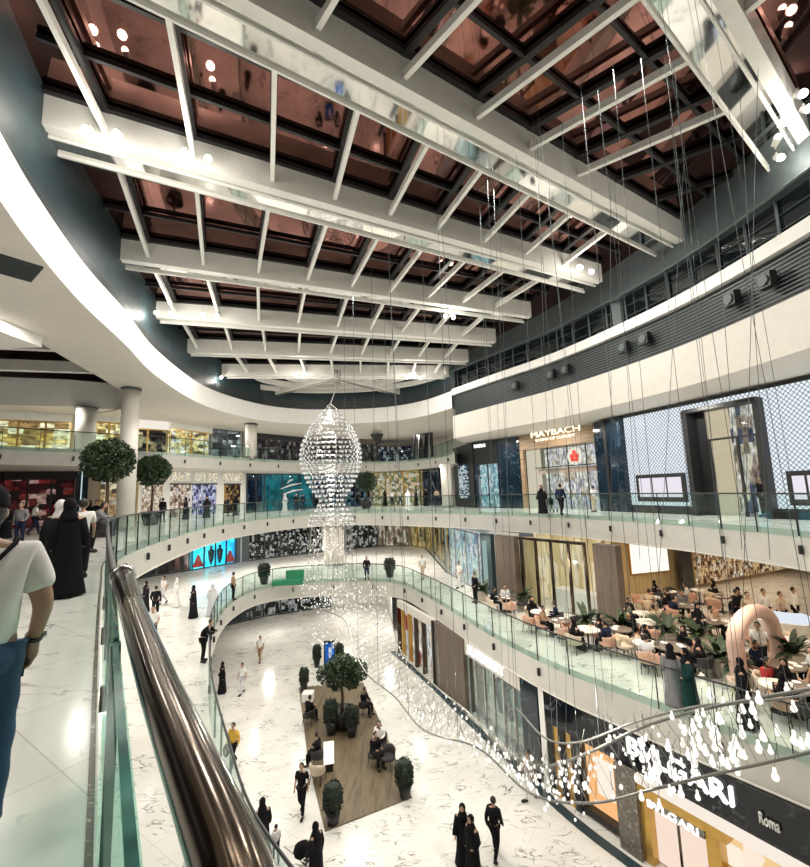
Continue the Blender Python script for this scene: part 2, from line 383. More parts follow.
# ------------------------------------------------------------------ upper ring on the left and far side
rf = MB(); ribbon(rf, RGo, 8.2, 9.6); struct('trim_6', rf, MT['white'], True, 'white curved band around the skylight')
k = next(i for i, p in enumerate(RGo) if p[1] > 28.8)
ROl = catmull([(-12,-3),(-13,3),(-13.3,7),(-13.6,10.5),(-13.9,13),(-14.3,15.2),(-15.3,18.8),(-16.2,22.6),(-17.3,26.4)], 6, False)
so = MB()
for i in range(k):
    j = min(i+1, len(ROl)-1); i0 = min(i, len(ROl)-1)
    so.quad((RGo[i][0],RGo[i][1],8.2),(ROl[i0][0],ROl[i0][1],8.2),(ROl[j][0],ROl[j][1],8.2),(RGo[i+1][0],RGo[i+1][1],8.2))
F3 = [(-17.3,26.4),(-19.3,29.6),(-20.7,30.5),(-23.2,28.9),(-26.6,27.75),(-40,25)]
far = outward(RGo[k:], 70); strip(so, RGo[k:], far, 8.2, 8.2, False)
farF = outward(F3, 70); strip(so, F3[1:], farF[1:], 8.2, 8.2, False, flip=False)
so.poly([(RGo[k][0],RGo[k][1],8.2),(-17.3,26.4,8.2),(-19.3,29.6,8.2)])
so.poly([(RGo[k][0],RGo[k][1],8.2),(-19.3,29.6,8.2),(farF[1][0],farF[1][1],8.2),(far[0][0],far[0][1],8.2)])
struct('ceiling', so, MT['cream'], label='broad cream soffit under the skylight ring')
f3 = MB(); ribbon(f3, F3[1:], 8.2, 10.1); struct('trim_7', f3, MT['white'])
up = MB(); ribbon(up, ROl, 8.2, 12.4); struct('wall_left', up, MT['dark'])
# dropped soffit corner at the far left with a slotted grille
gs = MB(); gs.box(-18.5,-14.1,11.5,16.2,7.75,8.6); struct('ceiling', gs, MT['white'])
gr = empty('ceiling_grille', (-11.25,10.35,8.19), radians(53), 'black slotted air grille set in the cream soffit', 'grille')
g1 = MB(); g1.box(-1.5,1.5,-0.62,0.62,-0.005,0.03); g1.build('backing', MT['dark'], gr)
g1 = MB()
for i in range(9): g1.box(-1.5,1.5,-0.6+i*0.145,-0.6+i*0.145+0.035,-0.05,0.0)
g1.build('slats', MT['greyb'], gr)
# louvre band and teal bulkhead above the ring
Bw = offset(RGo, -0.45, False)
lv = MB(); ribbon(lv, Bw, 9.3, 10.5); struct('wall_left', lv, MT['black'], True)
lp = MB()
for i in range(7): ribbon(lp, offset(RGo, -0.38, False), 9.62+i*0.13, 9.67+i*0.13)
struct('trim_8', lp, MT['greyb'])
rt = MB(); strip(rt, RGo, Bw, 9.6, 9.6, False, flip=True); struct('trim_9', rt, MT['white'])
bk = MB(); ribbon(bk, Bw, 10.5, 13.9); struct('wall_left', bk, MT['teal'], True)

# ------------------------------------------------------------------ right-hand side above the shops
rr = MB(); ribbon(rr, RRo, 5.7, 7.5); struct('trim_10', rr, MT['cream'], True, 'cream curved fascia above the right-hand shops')
ub = MB(); strip(ub, RRo, outward(RRo, 62), 5.7, 5.7, False); struct('ceiling', ub, MT['cream'])
lv = MB(); RL = offset(RRo, -0.3, False); ribbon(lv, RL, 7.5, 9.3); struct('wall_right', lv, MT['black'], True)
lp = MB()
for i in range(12): ribbon(lp, offset(RRo, -0.22, False), 7.58+i*0.145, 7.635+i*0.145)
struct('trim_11', lp, MT['greyb'])
sh = MB(); strip(sh, RRo, RL, 7.5, 7.5, False, flip=True); struct('trim_12', sh, MT['cream'])
ws = MB(); ribbon(ws, RRo, 9.25, 9.75); strip(ws, RRo, RL, 9.25, 9.25, False); strip(ws, RRo, offset(RRo,-0.9,False), 9.75, 9.75, False, flip=True); struct('trim_13', ws, MT['white'], True)
RG = offset(RRo, -0.8, False)
gw = MB(); ribbon(gw, RG, 9.75, 11.4); struct('window_1', gw, MT['dglass'], label='dark glazed clerestory storey on the right')
mu = MB()
for x, y in resample(offset(RRo, -0.72, False), 1.25): mu.tube([(x,y,9.75),(x,y,11.4)], 0.055, 6)
for zz in (10.3, 10.85): mu.tube([(x,y,zz) for x,y in offset(RRo,-0.76,False)], 0.02, 4)
struct('trim_14', mu, MT['greyb'])
bk = MB(); ribbon(bk, offset(RRo,-0.35,False), 11.4, 13.9); strip(bk, offset(RRo,-0.35,False), RG, 11.4, 11.4, False); struct('wall_right', bk, MT['greyb'], True)
trim('trim_15', offset(RRo,-0.1,False), 11.25, 0.07, MT['greyb'], False)
# concrete pier in the clerestory
px_ = on_plane(610, 310, (9,26.1), (10.8,22)); t_ = px_[0]/hypot(1.8,4.1)
pr = MB(); pr.tube([(9+1.8*t_+.55, 26.1-4.1*t_+.3, 9.75),(9+1.8*t_+.55, 26.1-4.1*t_+.3, 11.4)], 0.32, 4); struct('trim_16', pr, MT['greyb'])
# loudspeakers on the louvre band
for i, (px, py) in enumerate([(734,313),(772,311),(646,346),(625,354),(567,377),(552,380),(516,394)]):
    best = min(range(len(RRo)*1), key=lambda q: abs(ray(px,py)[0]*RRo[q][1]-ray(px,py)[1]*RRo[q][0]) + (1e6 if RRo[q][1] < 5 else 0))
    q = RRo[best]; q2 = RRo[best+1]
    a, b = (q, q2)
    u, z = on_plane(px, py, a, b); L = hypot(b[0]-a[0], b[1]-a[1]); X = a[0]+(b[0]-a[0])*u/L; Y = a[1]+(b[1]-a[1])*u/L
    ang = atan2(b[1]-a[1], b[0]-a[0])
    sp = empty('louvre_speaker', (X, Y, 8.45), ang, 'black square loudspeaker on the louvres, %s' % ['second from the right','rightmost of the row','fourth from the right','third from the right','fifth from the right','third from the far end of the row','nearest the far end'][i] if i else 'black square loudspeaker on the louvres, second from the right end', 'speaker', 'loudspeakers on the louvre band')
    m = MB(); m.box(-0.26,0.26,-0.16,0.12,-0.26,0.26); m.build('housing', MT['black'], sp)
    m = MB(); m.tube([(0,-0.17,0),(0,-0.21,0)], 0.19, 16); m.build('cone', MT['greyb'], sp)

# ------------------------------------------------------------------ perimeter walls behind the galleries
def wallrun(name, P, z0, z1, mat):
    w = MB(); ribbon(w, P, z0, z1); struct(name, w, mat)
W_ = lambda P: offset(P, -1.4, False)
wallrun('wall_back', W_(W2o), 0, 3.95, MT['cream']); wallrun('wall_back', W_(W3o), 5, 8.2, MT['cream'])
wallrun('wall_back', W_(W1o[:15]), -5, -1.25, MT['cream']); wallrun('wall_back', W0o[:7], -10, -6.25, MT['white'])
# cafe enclosure one level up
wallrun('wall_right', [(9.4,21.9),(12.3,26.6),(16.5,27.8),(30,34),(44,30)], -5, -1.25, MT['curtain'])
wallrun('wall_right', [(44,30),(44,-6),(-10,-18)], -10, 14, MT['cream'])
wallrun('wall_left', [(-46,18),(-46,-18),(-10,-18)], -10, 14, MT['cream'])

# ------------------------------------------------------------------ roof
A_, K_ = 13.2, 0.06
def on_roof(px, py):
    x, y, w = ray(px, py); t = (A_-EYE)/(w+K_*y); return x*t, y*t
def zr(y): return A_-K_*y
GL = MB(); X0, X1, Y0, Y1 = -48, 40, -20, 62
GL.quad((X0,Y0,zr(Y0)+1.15),(X1,Y0,zr(Y0)+1.15),(X1,Y1,zr(Y1)+1.15),(X0,Y1,zr(Y1)+1.15)); struct('window_2', GL, MT['skyglass'], label='red-brown tinted skylight glass over the atrium')
beams = []
for (a, b) in [((724,0),(810,150)), ((232,0),(680,243)), ((35,125),(600,283)), ((80,255),(530,318)), ((122,316),(495,343)), ((158,352),(468,362)), ((190,376),(452,377))]:
    beams.append((on_roof(*a), on_roof(*b)))
def ext(p, q, s0, s1):
    dx, dy = q[0]-p[0], q[1]-p[1]; L = hypot(dx, dy); dx/=L; dy/=L
    return (p[0]-dx*s0, p[1]-dy*s0), (q[0]+dx*s1, q[1]+dy*s1)
beams[0] = ext(*beams[0], 9, 3); beams[1] = ext(*beams[1], 3.5, 0)
names = ['nearest, at the top right corner of the skylight', 'second nearest, ending in a long steel gantry strip', 'third from the camera, carrying two pairs of bright spotlights', 'fourth from the camera, with a slim rail', 'fifth from the camera, middle depth', 'second farthest of the straight girders', 'farthest straight girder, at the fan']
for i, (p, q) in enumerate(beams):
    dx, dy = q[0]-p[0], q[1]-p[1]; L = hypot(dx, dy); ang = atan2(dy, dx)
    rt = empty('roof_girder', (p[0], p[1], zr(p[1])), 0, 'white painted skylight girder, ' + names[i], 'girder', 'main girders of the skylight')
    def P3(u, n, h):   # along, outwards (far side +), height
        return (dx/L*u - dy/L*n, dy/L*u + dx/L*n, h - K_*(dy/L*u + dx/L*n))
    m = MB(); m.bar(P3(0,0,0.48), P3(L,0,0.48), 0.34, 0.96); m.build('girder_body', MT['beam'], rt)
    wd = [0.9,0.9,0.85,0.45,0.35,0.3,0.3][i]
    m = MB(); m.bar(P3(0.2,0.17+wd/2,0.06), P3(L-0.2,0.17+wd/2,0.06), wd, 0.03); m.build('steel_strip', MT['mirror'], rt)
    m = MB(); m.bar(P3(0.0,0.17+wd,0.02), P3(L,0.17+wd,0.02), 0.07, 0.12)
    if wd > 0.5: m.bar(P3(0.0,0.30,-0.02), P3(L,0.30,-0.02), 0.06, 0.08)
    m.build('track_rail', MT['beam'], rt)
PX = [
 [(-3.6,0),(-1.2,0),(1.0,0),(3.1,0),(5.5,0),(7.9,0),(10.2,0),(12.4,0),(14.4,0)],
 [-6.9,-4.4,-2.3,-0.2,1.95,3.9,5.9,7.9,9.9],
 [-8.3,-6.15,-3.9,-1.87,0.15,2.1,4.2,6.3,8.4],
 [-10.7,-8.6,-6.35,-4.15,-2.05,-0.1,1.95,3.9,5.9],
 [-12.35,-10.1,-8.0,-5.8,-3.5,-1.5,0.5,2.5,4.5],
 [-13.7,-11.5,-9.3,-7.1,-4.9,-2.7,-0.6,1.5,3.5],
 [-14.4,-12.1,-9.9,-7.6,-5.4,-3.2,-1.0,1.1,3.0]]
PX[0] = [-3.0,-0.6,1.8,4.0,6.3,8.5,10.7,12.9,14.9]
SH = [(.4,.4)]+[(-.4,-.5)]+[(-.5,-.5)]*2+[(-.35,-.3)]*2
def yat(i, x):
    (a, b) = beams[i]; return a[1]+(b[1]-a[1])*(x-a[0])/(b[0]-a[0])
bays = ['between the nearest and second girders','between the second and third girders','between the third and fourth girders','between the fourth and fifth girders','between the fifth girder and the second farthest','between the two farthest straight girders']
pidx = 0
for i in range(6):
    for j in range(9):
        xa, xb = PX[i][j]+SH[i][0], PX[i+1][j]+SH[i][1]; ya, yb = yat(i, xa), yat(i+1, xb)
        if (i == 0 and j > 6) or (i == 5 and j == 0): continue
        dx, dy = xb-xa, yb-ya; l_ = hypot(dx, dy); e_ = 0.19/l_; m = MB(); m.bar((dx*e_,dy*e_,0.34-K_*dy*e_),(dx*(1-e_), dy*(1-e_), 0.34-K_*dy*(1-e_)), 0.14, 0.24)
        o = m.build('skylight_purlin', MT['beam']); o.location = (xa, ya, zr(ya))
        tag(o, 'white cross bar of the skylight %s' % bays[i], 'beam', 'cross bars %s' % bays[i])
# bars in front of the nearest girder, running off over the camera
for j in range(5, 6):
    xa = PX[0][j]; ya = yat(0, xa); m = MB(); m.bar((0,0,0.40),(2.2,-3.6,0.40+K_*3.6),0.16,0.46); o = m.build('skylight_purlin', MT['beam']); o.location = (xa, ya, zr(ya))
    tag(o, 'white cross bar at the very top right of the skylight', 'beam', 'cross bars beyond the nearest girder')
# dark glazing bars parallel to the girders
gb = MB()
for i in range(6):
    for t in (0.03, 0.36, 0.68, 0.975):
        a = beams[i]; b = beams[i+1]
        p = (a[0][0]+(b[0][0]-a[0][0])*t, a[0][1]+(b[0][1]-a[0][1])*t); q = (a[1][0]+(b[1][0]-a[1][0])*t, a[1][1]+(b[1][1]-a[1][1])*t)
        w = 0.11 if 0.1 < t < 0.9 else 0.4
        gb.bar((p[0],p[1],zr(p[1])+1.02),(q[0],q[1],zr(q[1])+1.02), w, 0.16)
struct('trim_17', gb, MT['black'])
# black edge strips beside each cross bar
eb = MB()
for i in range(6):
    for j in range(9):
        xa, xb = PX[i][j]+SH[i][0], PX[i+1][j]+SH[i][1]; ya, yb = yat(i, xa), yat(i+1, xb)
        eb.bar((xa,ya,zr(ya)+1.0),(xb,yb,zr(yb)+1.0), 0.2, 0.16)
struct('trim_18', eb, MT['black'])
# fan at the far end
hub = (-5.6, yat(6, -5.6)+0.1); HZ = zr(hub[1])
for nm, (ex, ey) in (('left', on_roof(258,400)), ('right', on_roof(412,398))):
    rt = empty('fan_girder', (hub[0], hub[1], HZ), 0, 'white diagonal girder fanning to the %s at the far end of the skylight' % nm, 'girder')
    m = MB(); m.bar((0,0,0.4),(ex-hub[0], ey-hub[1], 0.4-K_*(ey-hub[1])), 0.34, 0.9); m.build('girder_body', MT['beam'], rt)
    m = MB()
    for s in (-0.3, 0.3): m.tube([(s*0.3,0.2,-0.12),(ex-hub[0]+s, ey-hub[1], -0.12-K_*(ey-hub[1]))], 0.045, 6)
    m.build('track_rail', MT['steel'], rt)
for n_, (rx, ry, lb) in enumerate([(4.3,2.1,'innermost'),(6.6,3.6,'middle'),(9.2,5.0,'outermost')]):
    m = MB(); pts = [(rx*cos(t), ry*sin(t), 0.35-K_*ry*sin(t)) for t in [pi*k/24 for k in range(25)]]
    for a, b in zip(pts[:-1], pts[1:]): m.bar(a, b, 0.2, 0.45)
    o = m.build('fan_arc', MT['beam']); o.location = (hub[0], hub[1], HZ); tag(o, '%s of the three curved white bars in the far skylight fan' % lb, 'beam', 'curved bars of the far fan')
rt = empty('hanging_mast', (hub[0]+0.3, hub[1]-0.6, HZ), 0, 'steel mast hanging below the fan where the sculpture is hung', 'mast')
m = MB()
for s in (-0.22, 0.0, 0.22): m.tube([(s,0,0.4),(s*0.9,-0.3,-1.2+abs(s))], 0.05, 6)
m.build('mast_tubes', MT['steel'], rt)
m = MB()
for zz in (0.1,-0.3,-0.7): m = MB(); m.tube([(-0.26,-0.15,zz),(0.26,-0.15,zz)], 0.035, 6); m.build('mast_tie', MT['steel'], rt)
pass
# girders of the second skylight glimpsed beyond the soffit
for i, (ya, yb) in enumerate([(16,17),(20,21.5),(24.5,25.6),(28.5,29.5)]):
    m = MB(); m.bar((-17.8,ya,12.2-ya*0.06),(-44,yb-8,12.2-ya*0.06),0.4,0.7); o = m.build('roof_girder', MT['beam']); tag(o, 'white girder of the side skylight glimpsed beyond the cream soffit', 'girder', 'side skylight girders')
# columns
def column(px, base, top, X, Y, r, label, capital=True):
    t = empty('round_column', (X, Y, base), 0, label, 'column')
    m = MB(); h = top-base; m.lathe([(r,0),(r,h)], 28); m.build('shaft', MT['cream'], t, True)
    m = MB(); m.lathe([(r+0.05,0),(r+0.05,0.18),(r,0.2)], 28); m.build('plinth', MT['steel'], t)
    if capital: m = MB(); m.lathe([(r+0.02,h-0.14),(r+0.08,h-0.12),(r+0.08,h-0.05),(r+0.02,h-0.04)], 28); m.build('collar', MT['greyb'], t)
column(131, 0, 8.2, -15.95, 24.6, 0.46, 'tall cream column rising through two storeys left of the void')
X, Y, Z = at_y(80, 430, 28.4); column(80, 5, 8.2, X-0.3, 29.3, 0.6, 'cream column on the upper left gallery, left of the tall one')
X, Y, Z = at_y(246, 440, 37.4); column(246, 5, 8.2, X, 38.6, 0.5, 'cream column on the upper gallery beside the dark shop')
X, Y, Z = at_y(334, 550, 41.5); column(334, -5, -1.25, X, 41.5, 0.95, 'cream column below the gallery behind the chandelier', False)
X, Y, Z = at_y(447, 490, 40); column(447, 0, 3.95, X, 40, 0.5, 'cream column at the far right corner of the gallery', False)

# ------------------------------------------------------------------ glass balustrades
def balustrade(name, P, z, label, step=1.6, top=1.08, matg='glass', railr=0.03, railmat='black', post=True, group=None):
    c0 = P[len(P)//2]
    t = empty(name, (c0[0], c0[1], z), 0, label, 'balustrade', group)
    def L(p, h): return (p[0]-c0[0], p[1]-c0[1], h)
    Q = resample(P, step)
    m = MB(); m.tube([L(p, top+0.02) for p in P], railr, 8); m.build('handrail', MT[railmat], t, True)
    for i in range(len(Q)-1):
        a, b = Q[i], Q[i+1]; dx, dy = b[0]-a[0], b[1]-a[1]; l = hypot(dx, dy); ex, ey = dx/l*0.015, dy/l*0.015
        m = MB(); m.bar(L((a[0]+ex,a[1]+ey), (top-0.22)/2), L((b[0]-ex,b[1]-ey), (top-0.22)/2), 0.02, top+0.22); m.build('glass_panel', MT[matg], t)
    if post:
        O = offset(Q, -0.0, False)
        for i, p in enumerate(O):
            if i == 0 or i == len(O)-1: continue
            a, b = Q[i-1], Q[i+1]; dx, dy = b[0]-a[0], b[1]-a[1]; l = hypot(dx, dy); dx /= l; dy /= l
            m = MB(); q = (p[0]+dy*0.03, p[1]-dx*0.03)
            m.bar(L(q,-0.18), L(q,top), 0.045, 0.02, (dx,dy,0)); po = m.build('post', MT['black'], t)
            if i % 2 == 0:
                m = MB(); q = (p[0]+dy*0.04, p[1]-dx*0.04); m.bar(L(q,-0.75), L(q,-0.47), 0.11, 0.07, (dx,dy,0)); m.build('clamp', MT['black'], po)
    return t
OFF0 = offset(E0c, 0.04); OFF1 = offset(E1c, 0.04)
# lower gallery
balustrade('glass_balustrade', [(x,y) for x,y in OFF1[0:104]], -5, 'curved glass balustrade with thin black handrail around the opening of the gallery below', 1.55, 1.08)
balustrade('glass_balustrade', OFF1[103:]+OFF1[:1], -5, 'short run of glass balustrade on the gallery below nearest the photographer', 1.55, 1.08)
# photographer's level: near heavy rail, then the long sweep
i0 = next(i for i, p in enumerate(E0c) if p[1] > 3.0)
near = OFF0[:i0+1]
balustrade('glass_balustrade', OFF0[i0:150], 0, 'long curved glass balustrade sweeping round the far side of the gallery', 1.45, 1.15)
balustrade('glass_balustrade', OFF0[149:]+OFF0[:1], 0, 'glass balustrade on the right beside the lattice shop, out to the frame edge', 1.45, 1.15)
t = empty('near_balustrade', (-0.8, 1.2, 0), 0, 'thick polished dark bronze handrail on green-edged glass in the foreground', 'balustrade')
rp = [(-0.03+0.0, -0.6), (-0.21, 0.55), (-0.55, 1.02), (-1.05, 1.72), (-1.60, 2.50), (-1.68,2.62)]
rp = [(0.45,-0.45)]+[(-0.215,0.55),(-0.55,1.0),(-1.07,1.72),(-1.62,2.50)]
m = MB(); m.tube([(x+0.8,y-1.2,1.3) for x,y in rp], [0.04,0.04,0.04,0.043,0.055], 24); m.build('handrail', MT['bronze'], t, True)
m = MB(); e = (-1.62+0.8, 2.50-1.2, 1.3); d = (-0.576, 0.817)
m.tube([(e[0]-d[0]*0.10,e[1]-d[1]*0.10,1.3),(e[0]-d[0]*0.085,e[1]-d[1]*0.085,1.3),(e[0]-d[0]*0.02,e[1]-d[1]*0.02,1.3),(e[0],e[1],1.3)], [0.057,0.063,0.063,0.057], 24); m.build('joint_collar', MT['steel'], t, True)
m = MB(); m.tube([(e[0],e[1],1.3),(e[0]+d[0]*0.12,e[1]+d[1]*0.12,1.285),(e[0]+d[0]*0.3,e[1]+d[1]*0.3,1.22),(e[0]+d[0]*0.7,e[1]+d[1]*0.7,1.19)], [0.052,0.048,0.04,0.034], 20); m.build('rail_reducer', MT['bronze'], t, True)
NG = [(0.55,-0.75),(-1.0,1.47),(-1.03,1.52),(-2.05,3.0)]
for a, b in ((0,1),(2,3)):
    m = MB(); m.bar((NG[a][0]+0.8+0.035,NG[a][1]-1.2,0.5),(NG[b][0]+0.8+0.035,NG[b][1]-1.2,0.5), 0.025, 1.5); m.build('glass_panel', MT['glassg'], t)
    m = MB()
    m.bar((NG[a][0]+0.835,NG[a][1]-1.2,1.255),(NG[b][0]+0.835,NG[b][1]-1.2,1.255), 0.016, 0.012)
    m.build('polished_edge', MT['edge'], t)
m = MB(); m.bar((-1.015+0.835,1.495-1.2,-0.2),(-1.015+0.835,1.495-1.2,1.25),0.05,0.03,(0.82,0.58,0)); m.build('post', MT['edge'], t)
# top gallery
OFF3 = offset(E3o, 0.04, False)
balustrade('glass_balustrade', OFF3[10:], 5, 'glass balustrade along the topmost gallery in front of the lit shops', 1.7, 1.08)

# ------------------------------------------------------------------ shopfronts
def text(parent, s, u, z, h, w, y, mat, name='lettering', depth=0.03):
    c = bpy.data.curves.new(name, 'FONT'); c.body = s; c.size = 1.0; c.align_x = 'CENTER'; c.align_y = 'CENTER'; c.extrude = depth
    o = bpy.data.objects.new(name+'_tmp', c); COL.objects.link(o)
    dg = bpy.context.evaluated_depsgraph_get(); me = bpy.data.meshes.new_from_object(o.evaluated_get(dg)); bpy.data.objects.remove(o)
    xs = [v.co.x for v in me.vertices]; ys = [v.co.y for v in me.vertices]
    sx = w/(max(xs)-min(xs)); sy = h/(max(ys)-min(ys)); cx = (max(xs)+min(xs))/2; cy = (max(ys)+min(ys))/2
    for v in me.vertices: X, Y, Z = v.co; v.co = ((X-cx)*sx+u, y-Z, (Y-cy)*sy+z)
    me.materials.clear(); me.materials.append(MT[mat]); ob = bpy.data.objects.new(name, me); COL.objects.link(ob); ob.parent = parent
    return ob
class Shop:
    def __init__(s, P0, P1, z0, label, name='shopfront', cat='shop'):
        s.P0, s.P1, s.z0 = P0, P1, z0; s.L = hypot(P1[0]-P0[0], P1[1]-P0[1])
        s.e = empty(name, (P0[0], P0[1], z0), atan2(P1[1]-P0[1], P1[0]-P0[0]), label, cat)
    def u(s, px, py): return on_plane(px, py, s.P0, s.P1)[0]
    def z(s, px, py): return on_plane(px, py, s.P0, s.P1)[1]-s.z0
    def uz(s, px, py): a, b = on_plane(px, py, s.P0, s.P1); return a, b-s.z0
    def box(s, name, mat, u0, u1, z0, z1, y0, y1, mb=None):
        m = mb or MB(); m.box(min(u0,u1), max(u0,u1), y0, y1, z0, z1)
        if mb: return mb
        return m.build(name, MT[mat] if isinstance(mat, str) else mat, s.e)
def poly_hit(P, px, py=500):
    x, y, w = ray(px, py); best = None
    for a, b in zip(P[:-1], P[1:]):
        dx, dy = b[0]-a[0], b[1]-a[1]; det = x*(-dy)+dx*y
        if abs(det) < 1e-9: continue
        t = (a[0]*(-dy)+dx*a[1])/det; v = ((t*x-a[0])*dx+(t*y-a[1])*dy)/(dx*dx+dy*dy)
        if t > 0 and -1e-6 <= v <= 1.000001: best = (t*x, t*y) if best is None or t < best[2] else best[:2]; best = (best[0], best[1], t)
    return (best[0], best[1])
def far_shop(P, px0, px1, z0, h, label, disp, frame='black', n=3, band=None, sign=None, d=0.5, py=None, floor_strip=True):
    py = py or (500 if z0 == 0 else (440 if z0 == 5 else 555))
    a = poly_hit(P, px0, py); b = poly_hit(P, px1, py); s = Shop(a, b, z0, label); L = s.L
    s.box('display', disp, 0.05, L-0.05, 0.05, h-0.02, -0.12, -0.06)
    hb = 0.0
    if band:
        hb = band[1]; s.box('fascia', band[0], 0, L, h-hb, h, -d-0.05, -0.05)
    for i in range(n+1):
        u = i*L/n; s.box('frame_post', frame, max(0,u-0.06), min(L,u+0.06), 0, h-hb, -d, -d+0.1)
    s.box('frame_sill', frame, 0, L, 0, 0.08, -d, -d+0.1); s.box('frame_head', frame, 0, L, h-hb-0.1, h-hb, -d, -d+0.1)
    s.box('window_glass', 'shopglass', 0.05, L-0.05, 0.08, h-hb-0.1, -d+0.04, -d+0.06)
    if sign: text(s.e, sign[0], sign[1]*L, h-hb/2 if hb else sign[4], sign[2], sign[3], -d-0.1, sign[5] if len(sign) > 5 else 'signw')
    return s
D = display_mat
# --- photographer's level, right: lattice shop
s = Shop((13.15,25.7), (16.4,16.4), 0, 'shop with a backlit white wall under black diamond lattice and tall black-framed doorway')
ue = 16.5; H = 5.6
ua, _ = s.uz(698, 460); ub_, _ = s.uz(774, 460); zt = s.z(735, 404)
s.box('lattice_wall', 'lattice', 0.35, ua, 0.42, H-0.12, -0.3, 0.0); s.box('lattice_wall', 'lattice', ub_, ue, 0.42, H-0.12, -0.3, 0.0); s.box('lattice_wall', 'lattice', ua, ub_, zt, H-0.12, -0.3, 0.0)
s.box('plinth', 'black', 0, ua, 0, 0.42, -0.34, 0.0); s.box('plinth', 'black', ub_, ue, 0, 0.42, -0.34, 0.0); s.box('cornice', 'black', 0, ue, H-0.12, H+0.04, -0.36, 0.0)
s.box('door_jamb', 'black', ua-0.08, ua+0.16, 0, zt, -0.7, 0.1); s.box('door_jamb', 'black', ub_-0.14, ub_+0.08, 0, zt, -0.7, 0.1); s.box('door_head', 'black', ua, ub_, zt-0.12, zt+0.06, -0.7, 0.1)
s.box('reveal', 'black', ua+0.16, ua+0.55, 0, zt, 0.0, 0.1)
zm = s.z(735, 437); s.box('transom', 'black', ua+0.4, ub_-0.14, zm-0.05, zm+0.05, 0.0, 0.08)
um = s.u(741, 470); s.box('door_stile', 'black', um-0.05, um+0.05, 0, zm, 0.0, 0.08); s.box('door_stile', 'black', ub_-0.6, ub_-0.52, 0, zm, 0.0, 0.08); s.box('door_stile', 'black', ua+0.62, ua+0.70, 0, zm, 0.0, 0.08)
s.box('interior_wall', D('lit_boutique_interior', [(0.9,.8,.62),(0.35,.26,.2),(0.95,.9,.8),(0.10,.12,.2),(1,.95,.85),(.6,.5,.4)], 0.9, 1.6, 0.7, 3), ua-0.5, ub_+1.5, 0, H, 2.2, 2.3)
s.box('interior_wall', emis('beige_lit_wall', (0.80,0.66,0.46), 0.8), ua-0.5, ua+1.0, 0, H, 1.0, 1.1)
s.box('door_glass', 'shopglass', ua+0.2, ub_-0.14, 0.02, zt-0.1, 0.03, 0.05)
for (x0, x1, y0, y1) in ((641, 690, 474, 501), (792, 850, 470, 505)):
    u0, z1 = s.uz(x0, y0+1); u1 = s.u(x1, y0); z0_ = s.z(x0, y1)
    s.box('window_surround', 'black', u0, u1, z0_, z1, -0.42, -0.28)
    n = 3
    for i in range(n):
        w_ = (u1-u0-0.3)/n; s.box('display_window', emis('lilac_white_display', (0.86,0.80,0.88), 1.0), u0+0.15+i*w_+0.05, u0+0.15+(i+1)*w_-0.05, z0_+0.25, z1-0.2, -0.44, -0.40)
# black marble pillar
s = Shop((12.55,28.2), (13.15,25.7), 0, 'tall black marble pillar between the wood-clad shop and the lattice shop', 'marble_pillar', 'pillar')
s.box('shaft', 'navymarble', 0.55, s.L+0.35, 0, 5.6, -0.55, 0.1); s.box('edge_strip', 'black', 1.5, 1.72, 0, 5.6, -0.62, -0.5)
# wood-clad shop
s = Shop((9.2,34.0), (12.62,28.4), 0, 'shop faced in horizontal brown planks with glowing cream sign and round red emblem')
L = s.L; ul = s.u(527, 480); ur = s.u(600, 480); zt = s.z(560, 446)
s.box('plank_wall', 'woodh', 0, ul, 0, 5.6, -0.25, 0.1); s.box('plank_wall', 'woodh', ur, L+0.2, 0, 5.6, -0.25, 0.1); s.box('plank_wall', 'woodh', ul, ur, zt, 5.6, -0.25, 0.1)
s.box('interior_wall', D('white_showroom', [(1,.95,.85),(.95,.88,.8),(.8,.75,.85),(1,.97,.9),(.85,.7,.55)], 1.0, 1.2, 0.8, 9), 0, L, 0, 4.6, 2.6, 2.7)
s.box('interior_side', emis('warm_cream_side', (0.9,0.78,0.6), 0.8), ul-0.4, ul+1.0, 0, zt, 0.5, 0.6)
zb = s.z(565, 466); s.box('transom', 'black', ul+0.9, ur-0.3, zb-0.03, zb+0.04, 0, 0.07); s.box('transom', 'pink', ul+1.0, ur-0.4, zb-0.45, zb-0.1, 0.2, 0.5)
for f in (0.0, 0.34, 0.62, 0.86, 1.0): s.box('mullion', 'black', ul+(ur-ul)*f-0.03, ul+(ur-ul)*f+0.03, 0, zt, 0, 0.07)
s.box('shop_glass', 'shopglass', ul, ur, 0, zt, 0.08, 0.1)
uc, zc = s.uz(575, 456); m = MB(); m.tube([(uc,-0.04,zc),(uc,0.0,zc)], 0.62, 28); ed_ = m.build('emblem_disc', emis('cream_disc', (0.95,0.9,0.75), 0.9), s.e)
for (du, dz, r) in ((0,0.26,0.15),(-0.18,0,0.17),(0.18,0,0.17),(-0.16,-0.24,0.15),(0.16,-0.24,0.15)):
    m = MB(); m.tube([(uc+du,-0.1,zc+dz),(uc+du,-0.05,zc+dz)], r, 12); m.build('emblem_mark', MT['red'], ed_)
u0, z0_ = s.uz(534, 437); u1, _ = s.uz(583, 429); zc = s.z(558, 432)
text(s.e, 'MAYBACH', (u0+u1)/2, zc+0.02, 0.42, u1-u0, -0.32, 'signwarm'); text(s.e, 'ICONS OF LUXURY', (u0+u1)/2, zc-0.42, 0.19, (u1-u0)*0.8, -0.32, 'signwarm')
s.box('door_glass', 'shopglass', ul+2.0, ul+3.2, 0, zb, -0.05, -0.03)
